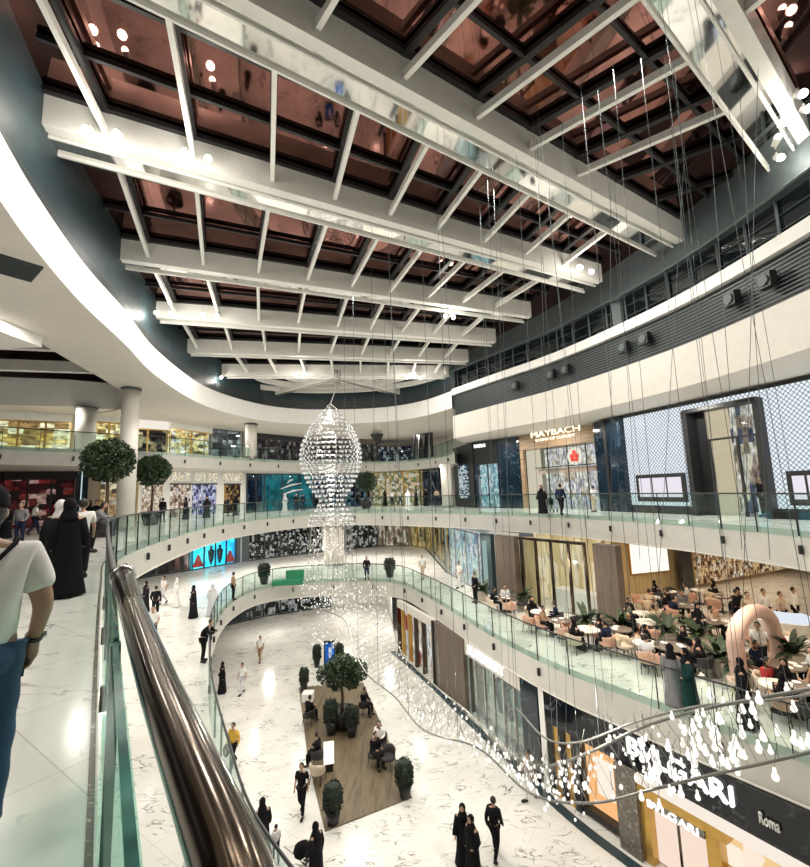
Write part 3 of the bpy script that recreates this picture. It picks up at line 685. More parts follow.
# dark marble shop further along
s = Shop((6.1,37.2), (9.15,34.05), 0, 'black marble shop with small white sign and glowing pale blue window')
L = s.L; ul = s.u(479, 490); ur = s.u(501, 490); zt = s.z(490, 464)
s.box('marble_wall', 'navymarble', 0, ul, 0, 5.6, -0.3, 0.0); s.box('marble_wall', 'navymarble', ur, L, 0, 5.6, -0.3, 0.0); s.box('marble_wall', 'black', ul, ur, zt, 5.6, -0.3, 0.0)
s.box('window_display', D('ice_blue_display', [(.45,.75,.85),(.8,.95,1),(.2,.45,.55),(.9,1,1),(.5,.8,.8)], 1.0, 2.6, 1.8, 4), ul, ur, 0.1, zt, 0.3, 0.4); s.box('window_glass', 'shopglass', ul, ur, 0, zt, -0.1, -0.08)
s.box('mullion', 'black', (ul+ur)/2-0.04, (ul+ur)/2+0.04, 0, zt, -0.14, -0.06)
text(s.e, 'PANERAI', s.u(482, 446), s.z(482, 446), 0.30, 1.15, -0.36, 'signw')
s = Shop((4.95,42.3), (6.05,37.3), 0, 'narrow black shop with shelves of white goods beside the far corner')
s.box('marble_wall', 'black', 0, s.L, 0, 5.6, -0.3, 0); s.box('shelf_display', D('white_goods', [(.8,.9,.95),(.05,.1,.15),(.9,.95,1),(.4,.6,.65)], 0.9, 0.8, 3.0, 2), 1.6, 3.9, 0.8, 3.8, -0.4, -0.3)
sb = MB(); ribbon(sb, offset(SRo, -3.2, False), 0, 5.6); struct('wall_right', sb, MT['cream'])

# --- photographer's level, far and left
far_shop(W2o, 3, 74, 0, 3.95, 'dark restaurant glowing deep red behind the walkway on the far left', D('deep_red_interior', [(.10,.008,.012),(.05,.004,.008),(.20,.02,.02),(.01,.005,.005),(.6,.35,.3),(.03,.003,.006)], 0.8, 0.8, 1.4, 1), 'black', 3, ('black', 0.5))
far_shop(W2o, -60, 3, 0, 3.95, 'dark red restaurant front cut off by the left frame edge', D('deep_red_interior_b', [(.10,.008,.012),(.05,.004,.008),(.20,.02,.02),(.01,.005,.005)], 0.8, 0.8, 1.4, 6), 'black', 3, ('black', 0.5))
s = Shop(poly_hit(W2o, 74), poly_hit(W2o, 86), 0, 'teal glass pillar to the right of the dark red restaurant', 'glass_pillar', 'pillar'); s.box('shaft', 'navymarble', 0, s.L, 0, 3.95, -0.6, 0); s.box('light_strip', emis('pale_strip', (.6,.8,.8), 0.9), s.L*0.4, s.L*0.5, 0, 3.95, -0.63, -0.6)
far_shop(W2o, 98, 136, 0, 3.95, 'warm lit shop window behind the two trees', D('warm_goods', [(.95,.8,.55),(.5,.3,.15),(1,.95,.8),(.8,.6,.35),(.15,.1,.08)], 0.9, 0.9, 1.2, 8), 'gold', 2)
s = Shop(poly_hit(W2o, 136), poly_hit(W2o, 244), 0, 'white stone shop facade with three lit transom windows and black-shaded doors'); L = s.L
s.box('facade', 'white', 0, L, 0, 3.95, -0.3, 0)
for (x0, x1) in ((163, 187), (193, 215), (221, 240)):
    u0, u1 = s.u(x0, 478), s.u(x1, 478); tw_ = s.box('transom_window', D('lit_transom%d' % x0, [(1,.93,.75),(.95,.85,.6)], 1.0, 2, 2, x0), u0, u1, s.z(x0,481), s.z(x0,471), -0.36, -0.3)
    for k in range(1, 4): s.box('glazing_bar', 'white', u0+(u1-u0)*k/4-0.04, u0+(u1-u0)*k/4+0.04, s.z(x0,481), s.z(x0,471), -0.4, -0.36).parent = tw_
for (x0, x1, cols) in ((168, 188, [(.9,.7,.5),(.3,.2,.15),(1,.9,.8)]), (190, 214, [(.6,.65,.9),(.1,.1,.2),(.9,.9,1),(.3,.35,.6)]), (222, 238, [(.15,.1,.06),(.5,.3,.1),(.04,.03,.03)]), (140, 160, [(.95,.8,.6),(1,.9,.75),(.5,.35,.25)])):
    u0, u1 = s.u(x0, 495), s.u(x1, 495); s.box('shop_window', D('lit_window%d' % x0, cols, 0.9, 1.6, 1.6, x0), u0, u1, 0.1, s.z(x0, 485), -0.36, -0.3); s.box('window_head', 'black', u0-0.05, u1+0.05, s.z(x0,485), s.z(x0,485)+0.12, -0.42, -0.3)
far_shop(W2o, 244, 262, 0, 3.95, 'narrow dark blue glazed front beside the white shop facade', D('navy_front', [(.01,.02,.04),(.02,.05,.08),(.15,.2,.25)], 0.8, 0.7, 0.5, 3), 'black', 2)
s = far_shop(W2o, 262, 312, 0, 3.95, 'shop with a teal glass wall painted with pale brush strokes', D('teal_wall', [(.02,.20,.24),(.03,.24,.28),(.025,.22,.26)], 0.8, 0.3, 0.3, 2), 'teal', 3)
for (a, b, c, d) in ((0.30,2.3,0.72,2.9),(0.34,1.7,0.75,2.2),(0.42,2.9,0.55,3.3)):
    m = MB(); m.tube([(s.L*a,-0.55,b),(s.L*(a+c)/2,-0.55,(b+d)/2+0.12),(s.L*c,-0.55,d)], [0.03,0.11,0.03], 6); m.build('brush_stroke', MT['white'], s.e)
far_shop(W2o, 312, 372, 0, 3.95, 'dark shop with bluish lights directly behind the hanging sculpture', D('blue_dark', [(.01,.015,.03),(.05,.1,.2),(.01,.01,.01),(.3,.35,.4),(.1,.25,.3)], 0.8, 0.9, 1.2, 5), 'black', 4)
far_shop(W2o, 372, 424, 0, 3.95, 'warm lit boutique with flower displays on the far side of the gallery', D('golden_boutique', [(.9,.65,.3),(.35,.25,.12),(1,.85,.6),(.55,.4,.2),(.2,.3,.12),(.9,.8,.7)], 0.9, 1.1, 1.5, 7), 'gold', 3)
far_shop(W2o, 424, 444, 0, 3.95, 'black shop full of dark clothes near the far right corner', D('black_clothes', [(.01,.01,.012),(.03,.03,.04),(.2,.2,.22),(.01,.01,.01)], 0.8, 1.4, 1.0, 4), 'black', 2)
# --- top gallery
gold = [(.95,.72,.28),(.7,.45,.12),(1,.9,.6),(.35,.22,.08),(.9,.8,.45)]
far_shop(W3o, -40, 72, 5, 3.2, 'golden lit shop on the upper gallery at the far left', D('gold_shop_a', gold, 1.5, 0.45, 1.3, 1), 'gold', 4, ('beam', 0.6))
far_shop(W3o, 90, 124, 5, 3.2, 'golden lit shop on the upper gallery between the two left columns', D('gold_shop_b', gold, 1.5, 0.7, 1.3, 3), 'gold', 2, ('beam', 0.4))
far_shop(W3o, 124, 166, 5, 3.2, 'upper gallery shop with a bright cream sign band right of the tall column', D('gold_shop_c', [(.05,.035,.03),(.1,.07,.05),(.9,.7,.4),(.03,.02,.02),(.6,.4,.2)], 0.8, 0.8, 1.1, 6), 'gold', 2, (emis('cream_lit_band', (1,.93,.82), 0.9), 0.7))
far_shop(W3o, 166, 208, 5, 3.2, 'upper gallery shop with yellow shelves, left of the grey-green shop', D('gold_shop_d', [(.85,.65,.25),(1,.85,.5),(.2,.15,.08),(.7,.5,.2),(.95,.9,.8)], 1.4, 0.8, 1.6, 9), 'gold', 2, ('beam', 0.5))
far_shop(W3o, 208, 240, 5, 3.2, 'grey shop with a pale green mannequin display on the upper gallery', D('grey_shop', [(.12,.12,.13),(.2,.2,.2),(.5,.6,.55),(.06,.06,.06),(.35,.4,.38)], 0.8, 0.7, 0.9, 2), 'greyb', 2)
far_shop(W3o, 252, 302, 5, 3.2, 'near-black clothes shop on the upper gallery left of the sculpture', D('dark_clothes', [(.012,.01,.012),(.05,.04,.04),(.02,.015,.02),(.4,.35,.35),(.03,.02,.02)], 0.8, 1.6, 1.3, 4), 'black', 4, ('dark', 0.5))
far_shop(W3o, 302, 376, 5, 3.2, 'long dark shop on the upper gallery behind the hanging sculpture', D('dark_shop_e', [(.012,.012,.014),(.06,.04,.03),(.02,.02,.02),(.2,.18,.15)], 0.8, 1.0, 1.1, 8), 'black', 5, ('woodv', 0.6))
far_shop(W3o, 376, 412, 5, 2.6, 'low dark navy cafe front on the upper gallery beside the escalator', D('navy_cafe', [(.01,.015,.03),(.03,.04,.07),(.5,.5,.5),(.01,.01,.02)], 0.8, 1.2, 1.5, 3), 'black', 2, ('woodv', 0.25))
# escalator
s = Shop((1.0,49.6), (4.6,46.6), 5, 'steep black escalator rising to the right on the top gallery', 'escalator', 'escalator')
for k, u in enumerate((0.0, 0.75, 1.5, 2.25)):
    m = MB(); m.bar((u+0.1,-0.3,0.0),(u-0.3,0.6,3.1),0.32,0.14,(1,0,0)); m.build('side_panel', MT['black' if k%2==0 else 'steel'], s.e)
m = MB(); m.box(0.1,2.4,0.4,0.5,0,3.1); m.build('step_band', MT['black'], s.e)
# --- lower gallery, far and left
far_shop(W1o, 156, 190, -5, 3.75, 'narrow shop with reddish columns left of the glowing blue window', D('red_columns', [(.25,.1,.08),(.05,.03,.03),(.7,.55,.5),(.03,.02,.02)], 0.8, 1.4, 0.4, 2), 'black', 3, py=552)
far_shop(W1o, 100, 156, -5, 3.75, 'dim shopfront tucked under the gallery at the left', D('dim_shop', [(.04,.04,.04),(.1,.09,.08),(.02,.02,.02)], 0.8, 0.7, 0.8, 3), 'black', 3, py=560)
s = far_shop(W1o, 190, 234, -5, 3.75, 'shop window glowing bright cyan with dark figures and a red pyramid of goods', D('cyan_glow', [(.02,.50,.95),(.03,.72,1.0),(.01,.35,.85),(.08,.85,1),(.02,.6,.9)], 1.7, 0.35, 0.3, 2, (0.2,0.5)), 'navymarble', 4, py=552)
for f in (0.42, 0.62): m = MB(); m.lathe([(.05,0),(.22,.5),(.3,1.3),(.12,1.5),(.14,1.75),(.02,1.85)], 10, (s.L*f,-0.3,0.2)); m.build('mannequin', MT['navymarble'], s.e)
for f in (0.14, 0.86): m = MB(); m.lathe([(.6,0),(.35,.5),(.1,1.1)], 8, (s.L*f,-0.3,0.2), 1, 0.3); m.build('goods_pyramid', MT['red'], s.e)
s = Shop(poly_hit(W1o, 234, 552), poly_hit(W1o, 247, 552), -5, 'dark blue-grey glazed pillar right of the glowing cyan window', 'glazed_pillar', 'pillar'); s.box('shaft', 'greyb', 0, s.L, 0, 3.75, -0.5, 0); s.box('light_strip', emis('grey_strip', (.5,.55,.55), 0.6), s.L*.3, s.L*.4, 0, 3.75, -.53, -.5)
bw = [(.012,.012,.012),(.6,.58,.55),(.02,.02,.02),(.85,.82,.78),(.05,.05,.05),(.01,.01,.01)]
far_shop(W1o, 247, 322, -5, 3.75, 'black shop crowded with pale goods left of the cream column below', D('black_white_goods', bw, 0.8, 1.6, 2.0, 7, (0.45,0.6)), 'black', 5, py=550)
far_shop(W1o, 346, 378, -5, 3.75, 'black shop with stacked pale goods right of the cream column below', D('black_white_goods_b', bw, 0.8, 1.6, 2.0, 12, (0.45,0.6)), 'black', 3, py=548)
far_shop(W1o, 378, 412, -5, 3.75, 'row of brown and cream shop windows curving away at the far end below', D('brown_cream', [(.3,.2,.12),(.8,.7,.55),(.15,.1,.07),(.6,.45,.3)], 0.8, 1.4, 0.6, 5), 'bronze', 4, py=545)
far_shop(W1o, 412, 430, -5, 3.75, 'gold-framed window of the curving shops below, before the dark corner', D('gold_win', [(.5,.35,.12),(.8,.6,.25),(.1,.08,.05)], 0.8, 0.8, 0.5, 5), 'gold', 2, py=552)
far_shop(W1o, 430, 452, -5, 3.75, 'dark shop with an amber window at the bend of the lower gallery', D('amber_win', [(.06,.05,.04),(.65,.4,.12),(.03,.03,.03),(.8,.55,.2)], 0.8, 0.5, 0.4, 11), 'black', 2, py=565)
far_shop(W1o, 452, 486, -5, 3.75, 'bright icy white shop window with coloured displays on the lower gallery', D('icy_white', [(.9,.97,1),(.6,.85,.9),(.95,1,1),(.3,.5,.75),(.85,.95,.95),(.55,.75,.5)], 1.0, 0.8, 0.7, 6), 'steel', 3, py=570)
s = Shop((5.6,27.6), (6.4,26.3), -5, 'brown fluted pillar between the icy white shop and the cafe windows', 'fluted_pillar', 'pillar'); s.box('shaft', 'woodv', -0.1, s.L, 0, 3.75, -0.2, 0.2)
s = Shop(poly_hit(W1o, 486, 575), (5.42,27.95), -5, 'narrow teal-grey display next to the brown fluted pillar', 'display_case', 'display'); s.box('case', 'teal', 0, s.L, 0, 3.75, -0.3, 0); s.box('light_panel', emis('mint_panel', (.5,.7,.65), 0.6), s.L*.2, s.L*.6, 0.6, 3.3, -0.33, -0.3)
s = Shop((6.5,26.1), (8.95,22.6), -5, 'tall cafe windows with brown frames, curtains and a white-clothed buffet inside'); L = s.L
s.box('interior_wall', D('golden_dining', [(.72,.55,.28),(.8,.62,.32),(.65,.48,.22),(.9,.75,.5)], 0.9, 1.4, 0.35, 4, (.2,.5)), -0.5, L+0.2, 0, 3.75, 2.0, 2.1)
for u in (0.03, 0.28, 0.52, 0.78, 1.0): s.box('frame_post', 'bronze', L*u-0.06, L*u+0.06, 0, 3.75, -0.05, 0.08)
s.box('frame_head', 'bronze', 0, L, 3.6, 3.75, -0.05, 0.08); s.box('window_glass', 'shopglass', 0, L, 0, 3.6, 0.0, 0.02)
s.box('curtain', 'curtain', 0, L*0.2, 0, 3.7, 0.4, 0.6); s.box('buffet_table', 'white', L*0.35, L*0.95, 0, 0.9, 1.0, 1.9)
s = Shop((9.35,22.15), (9.95,21.05), -5, 'broad brown fluted pillar between the cafe windows and the open cafe', 'fluted_pillar', 'pillar'); s.box('shaft', 'woodv', 0, s.L, 0, 3.75, -0.25, 0.2)
far_shop(W0o, 200, 262, -10, 3.7, 'dark ground-floor shop glimpsed under the far lower gallery at the left', D('dark_ground_shop', [(.015,.015,.015),(.05,.05,.05),(.3,.29,.27),(.02,.02,.02),(.01,.01,.01)], 0.8, 0.8, 1.0, 2), 'black', 4, ('dark', 0.4), py=622)
far_shop(W0o, 262, 330, -10, 3.7, 'black-fronted ground-floor shop with pale goods at the far end', D('dark_ground_shop_b', [(.015,.015,.015),(.6,.58,.55),(.02,.02,.02),(.3,.3,.3),(.01,.01,.01)], 0.8, 1.2, 1.4, 6), 'black', 4, ('dark', 0.4), py=618)
# --- ground floor, right: shops under the curved fascia
def gshop(pa, pb, ya, yb, label, name='shopfront', cat='shop'):
    """segment of the ground-floor shop line between two pixels on its base"""
    return Shop(poly_hit(W0o, pa, ya), poly_hit(W0o, pb, yb), -10, label, name, cat)
H0 = 3.72
s = gshop(402, 441, 650, 690, 'cream shopfront with gold pilasters and red-trimmed windows under the curved fascia'); L = s.L
s.box('wall', 'cream', 0, L, H0-0.5, H0, -0.3, 0.0)
for u in (0.0, 0.14, 0.33, 0.5, 0.7, 0.98): s.box('pilaster', 'gold' if u in (0.14,0.33) else 'bronze', L*u-0.06, L*u+0.06, 0, H0-0.5, -0.3, 0.0)
s.box('display', D('white_red_display', [(.95,.93,.88),(.6,.08,.06),(.9,.9,.85),(.9,.75,.6),(1,1,.95)], 0.9, 0.9, 0.5, 3), 0, L, 0.1, H0-0.5, 0.2, 0.3)
s = gshop(441, 472, 690, 712, 'plain dark brown ribbed wall panel between two ground-floor shops', 'ribbed_panel', 'panel'); s.box('ribbed_face', 'woodv', 0, s.L, 0, H0, -0.35, 0.2); s.box('black_edge', 'black', -0.1, 0.08, 0, H0, -0.45, -0.3)
s = gshop(472, 532, 712, 765, 'glazed ground-floor shop with a long glowing white sign and teal mannequins'); L = s.L
s.box('display', D('pale_green_shop', [(.75,.78,.6),(.9,.92,.85),(.5,.6,.45),(.95,.95,.9),(.7,.72,.55)], 0.8, 1.2, 0.35, 5), 0, L, 0.1, H0-0.7, 1.0, 1.1)
s.box('sign_band', 'cream', 0, L, H0-0.75, H0, -0.25, 0.0)
for k in range(7): s.box('mullion', 'steel', L*k/6-0.04, L*k/6+0.04, 0, H0-0.75, -0.15, -0.05)
s.box('window_glass', 'shopglass', 0, L, 0, H0-0.75, -0.1, -0.08)
for k, f in enumerate((0.45, 0.53, 0.62, 0.72)): m = MB(); m.lathe([(.14,0),(.2,.4),(.26,1.1),(.3,1.45),(.1,1.6),(.13,1.8),(.02,1.9)], 10, (L*f,0.4,0.9)); m.build('mannequin', MT['tealpot'] if k%2 else MT['navymarble'], s.e)
text(s.e, 'BURBERRY', L*0.42, H0-0.36, 0.46, L*0.66, -0.3, 'signw')
s = gshop(532, 557, 765, 800, 'pair of dark navy stone pilasters beside the glazed shop', 'stone_pilaster', 'pillar'); s.box('shaft', 'navymarble', 0, s.L*0.75, 0, H0, -0.35, 0.0); s.box('pale_strip', 'white', s.L*0.78, s.L, 0, H0, -0.3, 0.0)
P0, P1 = poly_hit(W0o, 557, 800), (10.05, 10.8)
s = Shop(P0, P1, -10, 'black-and-gold shop with big white letters on black marble at the lower right'); L = s.L
zf = 2.55
s.box('marble_band', 'blackmarble', 0, L, zf, H0, -0.35, 0.0)
def ucol(x, y): return s.u(x, y)
u1 = ucol(586, 790); u2 = ucol(626, 800); u3 = ucol(647, 810); u4 = ucol(715, 830)
for k in range(5):
    a = u1*k/5; s.box('dark_pilaster' if k%2==0 else 'gold_pilaster', 'black' if k%2==0 else 'gold', a, a+u1/5, 0, zf, -0.25-0.05*(k%2==0), 0.0)
s.box('orange_window', emis('amber_lit_window', (1.0,0.52,0.22), 1.0), u1+0.08, u2-0.1, 0.3, zf-0.05, 0.05, 0.1); s.box('window_card', emis('cream_card', (1,.88,.75), 1.0), u1+(u2-u1)*.35, u1+(u2-u1)*.75, 0.9, 2.1, -0.05, 0.0)
s.box('window_frame', 'black', u1, u1+0.08, 0, zf, -0.2, 0.0); s.box('window_frame', 'black', u2-0.12, u2, 0, zf, -0.2, 0.0); s.box('window_sill', 'black', u1, u2, 0.1, 0.3, -0.25, 0.1)
s.box('marble_pilaster', 'greymarble', u2, u3, 0, zf, -0.5, 0.0)
s.box('door_panel', emis('rose_cream_panel', (1.0,.80,.66), 0.95), u3+0.25, u4-0.1, 0.05, 1.75, -0.05, 0.0); s.box('door_stile', 'bronze', (u3+u4)/2-0.03, (u3+u4)/2+0.03, 0.05, 1.75, -0.1, -0.03)
s.box('gold_pilaster', 'gold', u3, u3+0.28, 0, 2.0, -0.35, 0.0); s.box('gold_lintel', 'gold', u3, u4+0.5, 2.0, 2.3, -0.45, 0.0); s.box('gold_pilaster', 'gold', u4-0.1, u4+0.25, 0, 2.0, -0.35, 0.0)
s.box('sign_ledge', 'greymarble', u3+0.28, u4-0.1, 1.75, 2.0, -0.4, 0.0)
s.box('lit_transom', D('ivory_transom', [(1,.88,.72),(1,.95,.85),(.95,.75,.5),(1,.9,.8)], 1.0, 1.6, 1.2, 5, (.1,.3)), u2+0.1, L, 2.3, zf, -0.2, -0.1) if False else None
s.box('lit_window', D('ivory_window', [(1,.88,.72),(1,.95,.85),(.9,.62,.3),(1,.9,.8),(1,.82,.68)], 1.0, 0.9, 0.9, 5, (.1,.3)), u4+0.25, L, 0.3, zf, 0.0, 0.1); s.box('gold_rail', 'gold', u4+0.25, L, 0.9, 1.2, -0.3, 0.0); s.box('interior_glow_bar', emis('ivory_interior_glow', (1.0,.90,.78), 0.95), u3, L, 2.3, zf-0.02, -0.5, -0.05)  # glowing bar under the band stands in for the bright shop interior
ub1, zb1 = s.uz(636, 752); ub2, zb2 = s.uz(742, 806)
text(s.e, 'BVLGARI', (ub1+ub2)/2, (zf+H0)/2+0.16, 0.50, (ub2-ub1), -0.42, 'signw', depth=0.06)
uc, zc = s.uz(679, 822); text(s.e, 'BVLGARI', (u3+u4)/2+0.05, 1.87, 0.2, (u4-u3)*0.72, -0.46, 'signw')
ur, zr_ = s.uz(776, 815); text(s.e, 'Roma', ur, (zf+H0)/2, 0.26, 0.42, -0.42, 'white')
sb = MB(); ribbon(sb, offset(W0o[6:], -3.2, False), -10, -6.25); struct('wall_right', sb, MT['cream'])

# ------------------------------------------------------------------ people
MT['skin'] = simple('skin', (0.42, 0.25, 0.17), 0.55); MT['hair'] = simple('dark_hair', (0.012, 0.009, 0.008), 0.6)
def cloth(n, c): MT[n] = simple('cloth_'+n, c, 0.9, var=0.12, scale=5, bump=0.05); return MT[n]
for n, c in {'c_black':(0.010,0.010,0.012),'c_white':(0.78,0.77,0.74),'c_grey':(0.18,0.18,0.19),'c_navy':(0.015,0.02,0.045),'c_jeans':(0.035,0.075,0.15),'c_yellow':(0.62,0.38,0.05),'c_beige':(0.5,0.4,0.3),'c_green':(0.008,0.035,0.032),'c_red':(0.4,0.03,0.03),'c_tan':(0.35,0.22,0.13),'c_pale':(0.6,0.6,0.62),'c_shoe':(0.02,0.02,0.02),'c_trainer':(0.55,0.53,0.5)}.items(): cloth(n, c)
for n in ('c_black','c_navy','c_green'): MT[n].node_tree.nodes['Principled BSDF'].inputs['Specular IOR Level'].default_value = 0.12
def skin_mesh(name, verts, edges, radii, extra=None, sub=1, smooth=True):
    me = bpy.data.meshes.new(name+'_sk'); me.from_pydata(verts, edges, []); o = bpy.data.objects.new(name+'_sk', me); COL.objects.link(o)
    o.modifiers.new('s', 'SKIN'); 
    if not me.skin_vertices: me.skin_vertices_add() if hasattr(me, 'skin_vertices_add') else None
    if not len(me.skin_vertices):
        bpy.context.view_layer.objects.active = o; bpy.ops.mesh.customdata_skin_add()
    sv = me.skin_vertices[0].data
    for i, r in enumerate(radii):
        sv[i].radius = (r, r) if not isinstance(r, tuple) else r
        sv[i].use_root = (i == 0)
    ss = o.modifiers.new('d', 'SUBSURF'); ss.levels = sub; ss.render_levels = sub
    dg = bpy.context.evaluated_depsgraph_get(); dg.update(); ev = o.evaluated_get(dg); r = bpy.data.meshes.new_from_object(ev)
    bpy.data.objects.remove(o)
    V = [tuple(v.co) for v in r.vertices]; Fc = [tuple(p.vertices) for p in r.polygons]
    bpy.data.meshes.remove(r)
    m = MB(); m.v = V; m.f = Fc
    if extra: extra(m)
    return m
def skeleton(pose):
    """joint positions, figure 1.75 m tall facing +Y"""
    J = dict(pel=(0,0,.95), sp=(0,0.0,1.12), ch=(0,0,1.32), nk=(0,0.01,1.47), hd=(0,0.02,1.55))
    if pose == 'walk':
        J.update(hL=(-.09,0,.90),kL=(-.10,.16,.50),aL=(-.10,.20,.09),tL=(-.11,.36,.05), hR=(.09,0,.90),kR=(.10,-.03,.49),aR=(.10,-.30,.13),tR=(.11,-.20,.03),
                 sL=(-.18,0,1.40),eL=(-.23,-.10,1.13),wL=(-.22,-.04,.89),fL=(-.21,.01,.80), sR=(.18,0,1.40),eR=(.23,.04,1.13),wR=(.22,.18,.93),fR=(.21,.24,.85))
    elif pose == 'stand':
        J.update(hL=(-.09,0,.90),kL=(-.11,.02,.50),aL=(-.12,0,.09),tL=(-.14,.15,.04), hR=(.09,0,.90),kR=(.11,.02,.50),aR=(.12,0,.09),tR=(.14,.15,.04),
                 sL=(-.18,0,1.40),eL=(-.24,-.03,1.13),wL=(-.20,.14,.98),fL=(-.14,.22,.98), sR=(.18,0,1.40),eR=(.24,-.02,1.13),wR=(.23,.05,.88),fR=(.22,.08,.80))
    elif pose == 'sit':
        d = -.42
        J = {k: (x, y, z+d) for k, (x, y, z) in J.items()}
        J['nk'] = (0,.05,1.47+d); J['hd'] = (0,.08,1.55+d)
        J.update(hL=(-.10,0.02,.52),kL=(-.13,.44,.52),aL=(-.13,.42,.09),tL=(-.14,.56,.04), hR=(.10,.02,.52),kR=(.13,.44,.52),aR=(.14,.40,.09),tR=(.15,.54,.04),
                 sL=(-.18,.02,.98),eL=(-.23,.08,.74),wL=(-.15,.32,.74),fL=(-.10,.40,.75), sR=(.18,.02,.98),eR=(.23,.10,.74),wR=(.16,.34,.76),fR=(.11,.42,.77))
    elif pose == 'lean':
        J.update(ch=(0,.14,1.26), nk=(0,.24,1.38), hd=(0,.29,1.45), hL=(-.09,0,.90),kL=(-.11,.0,.50),aL=(-.12,-.05,.09),tL=(-.14,.10,.04), hR=(.09,0,.90),kR=(.13,.06,.50),aR=(.14,0.0,.09),tR=(.15,.15,.04),
                 sL=(-.18,.16,1.33),eL=(-.22,.34,1.14),wL=(-.10,.52,1.17),fL=(-.03,.55,1.17), sR=(.18,.16,1.33),eR=(.22,.34,1.14),wR=(.10,.50,1.17),fR=(.03,.52,1.17))
    return J
def head_extra(J, hair=None):
    hx, hy, hz = J['hd']
    def f(m):
        m.ball((hx, hy+.01, hz+.10), .085, 12, 8, 1.32); m.ball((hx, hy+.105, hz+.085), .018, 6, 4, 1.5)     # head and nose
        for s in (-1, 1): m.ball((hx+s*.086, hy+.01, hz+.09), .02, 6, 4, 1.5)
    return f
ARCH = {}
def make_arch(pose, kind):
    key = pose+kind
    if key in ARCH: return ARCH[key]
    J = skeleton(pose); parts = []
    if kind == 'robe' and pose != 'sit':
        J.update(hL=(-.07,0,.88),kL=(-.08,.0,.5),aL=(-.09,.02,.09),tL=(-.10,.17,.04),hR=(.07,0,.88),kR=(.08,.0,.5),aR=(.09,-.05,.09),tR=(.10,.12,.04))
    names = ['pel','sp','ch','nk','hd','hL','kL','aL','tL','hR','kR','aR','tR','sL','eL','wL','fL','sR','eR','wR','fR']
    idx = {n: i for i, n in enumerate(names)}
    ed = [('pel','sp'),('sp','ch'),('ch','nk'),('nk','hd'),('pel','hL'),('hL','kL'),('kL','aL'),('aL','tL'),('pel','hR'),('hR','kR'),('kR','aR'),('aR','tR'),('ch','sL'),('sL','eL'),('eL','wL'),('wL','fL'),('ch','sR'),('sR','eR'),('eR','wR'),('wR','fR')]
    R_ = dict(pel=.13,sp=.12,ch=.14,nk=.055,hd=.06,hL=.095,kL=.06,aL=.04,tL=.035,hR=.095,kR=.06,aR=.04,tR=.035,sL=.065,eL=.042,wL=.028,fL=.03,sR=.065,eR=.042,wR=.028,fR=.03)
    def sub(keep, grow):
        ks = [n for n in names if n in keep]; ii = {n: i for i, n in enumerate(ks)}
        return [J[n] for n in ks], [(ii[a], ii[b]) for a, b in ed if a in ii and b in ii], [R_[n]*grow for n in ks]
    v, e, r = sub(names, 1.0)
    parts.append(('body', skin_mesh('body', v, e, r, head_extra(J)), 'skin'))
    hx, hy, hz = J['hd']
    if kind in ('shirt', 'longshirt'):
        J2 = dict(J)
        if kind == 'shirt':
            for s in 'LR':
                a, b = Vector(J['s'+s]), Vector(J['e'+s]); J2['e'+s] = tuple(a+(b-a)*.72)
            keep = ['pel','sp','ch','nk','sL','eL','sR','eR']
        else: keep = ['pel','sp','ch','nk','sL','eL','wL','sR','eR','wR']
        Js = J; 
        ks = [n for n in names if n in keep]; ii = {n: i for i, n in enumerate(ks)}
        rr = {n: R_[n]*1.18 for n in ks}; rr['eL'] = rr['eR'] = .062; rr['wL'] = rr['wR'] = .045; rr['sL'] = rr['sR'] = .105; rr['ch'] = .175; rr['sp'] = .155; rr['pel'] = .165; rr['nk'] = .095; J2['pel'] = (J['pel'][0], J['pel'][1], J['pel'][2]-.03); J2['nk'] = tuple(Vector(J['nk'])*.72+Vector(J['ch'])*.28)
        sm = skin_mesh('shirt', [J2[n] for n in ks], [(ii[a], ii[b]) for a, b in ed if a in ii and b in ii], [rr[n] for n in ks])
        parts.append(('shirt', sm, 'c_white'))
        ks = ['pel','hL','kL','aL','hR','kR','aR']; ii = {n: i for i, n in enumerate(ks)}; rr = dict(pel=.142,hL=.112,kL=.08,aL=.062,hR=.112,kR=.08,aR=.062)
        parts.append(('trousers', skin_mesh('trousers', [J[n] for n in ks], [(ii[a], ii[b]) for a, b in ed if a in ii and b in ii], [rr[n] for n in ks]), 'c_navy'))
        m = MB(); m.ball((hx, hy-.008, hz+.125), .095, 12, 8, 1.18); m.v = [(x, y if y < hy+.05 else hy+.05, z) for x, y, z in m.v if True]; parts.append(('hair', m, 'hair'))
        for s in 'LR':
            m = MB(); a, t = Vector(J['a'+s]), Vector(J['t'+s]); m.tube([a+(a-t)*.35+Vector((0,0,-.035)), a*.5+t*.5+Vector((0,0,-.012)), t+Vector((0,0,0)), t+(t-a)*.25], [.045,.055,.05,.02], 8)
            parts.append(('shoe', m, 'c_shoe'))
    else:   # robe
        m = MB(); zt = J['nk'][2]-.02; cx = 0
        zs = [.03,.12,.35,.6,.85,1.05,1.25,1.38,1.44]; rx = [.30,.29,.26,.24,.23,.21,.22,.20,.07]; ry = [.26,.25,.22,.19,.18,.16,.15,.12,.07]
        if pose == 'sit': 
            zs = [.05,.2,.42,.56,.66,.8,.95,1.03]; rx = [.26,.26,.27,.26,.2,.2,.19,.07]; ry = [.12,.14,.30,.28,.16,.15,.12,.07]; yo = [.42,.42,.24,.2,.04,.02,.02,.04]
        else: yo = [0.0]*len(zs)
        n0 = 20; n = len(m.v)
        for i, z in enumerate(zs):
            for k in range(n0):
                t = 2*pi*k/n0; w = 1+.09*cos(5*t+z*3)*max(0, 1-z/1.1); m.v.append((rx[i]*w*cos(t), yo[i]+ry[i]*w*sin(t), z))
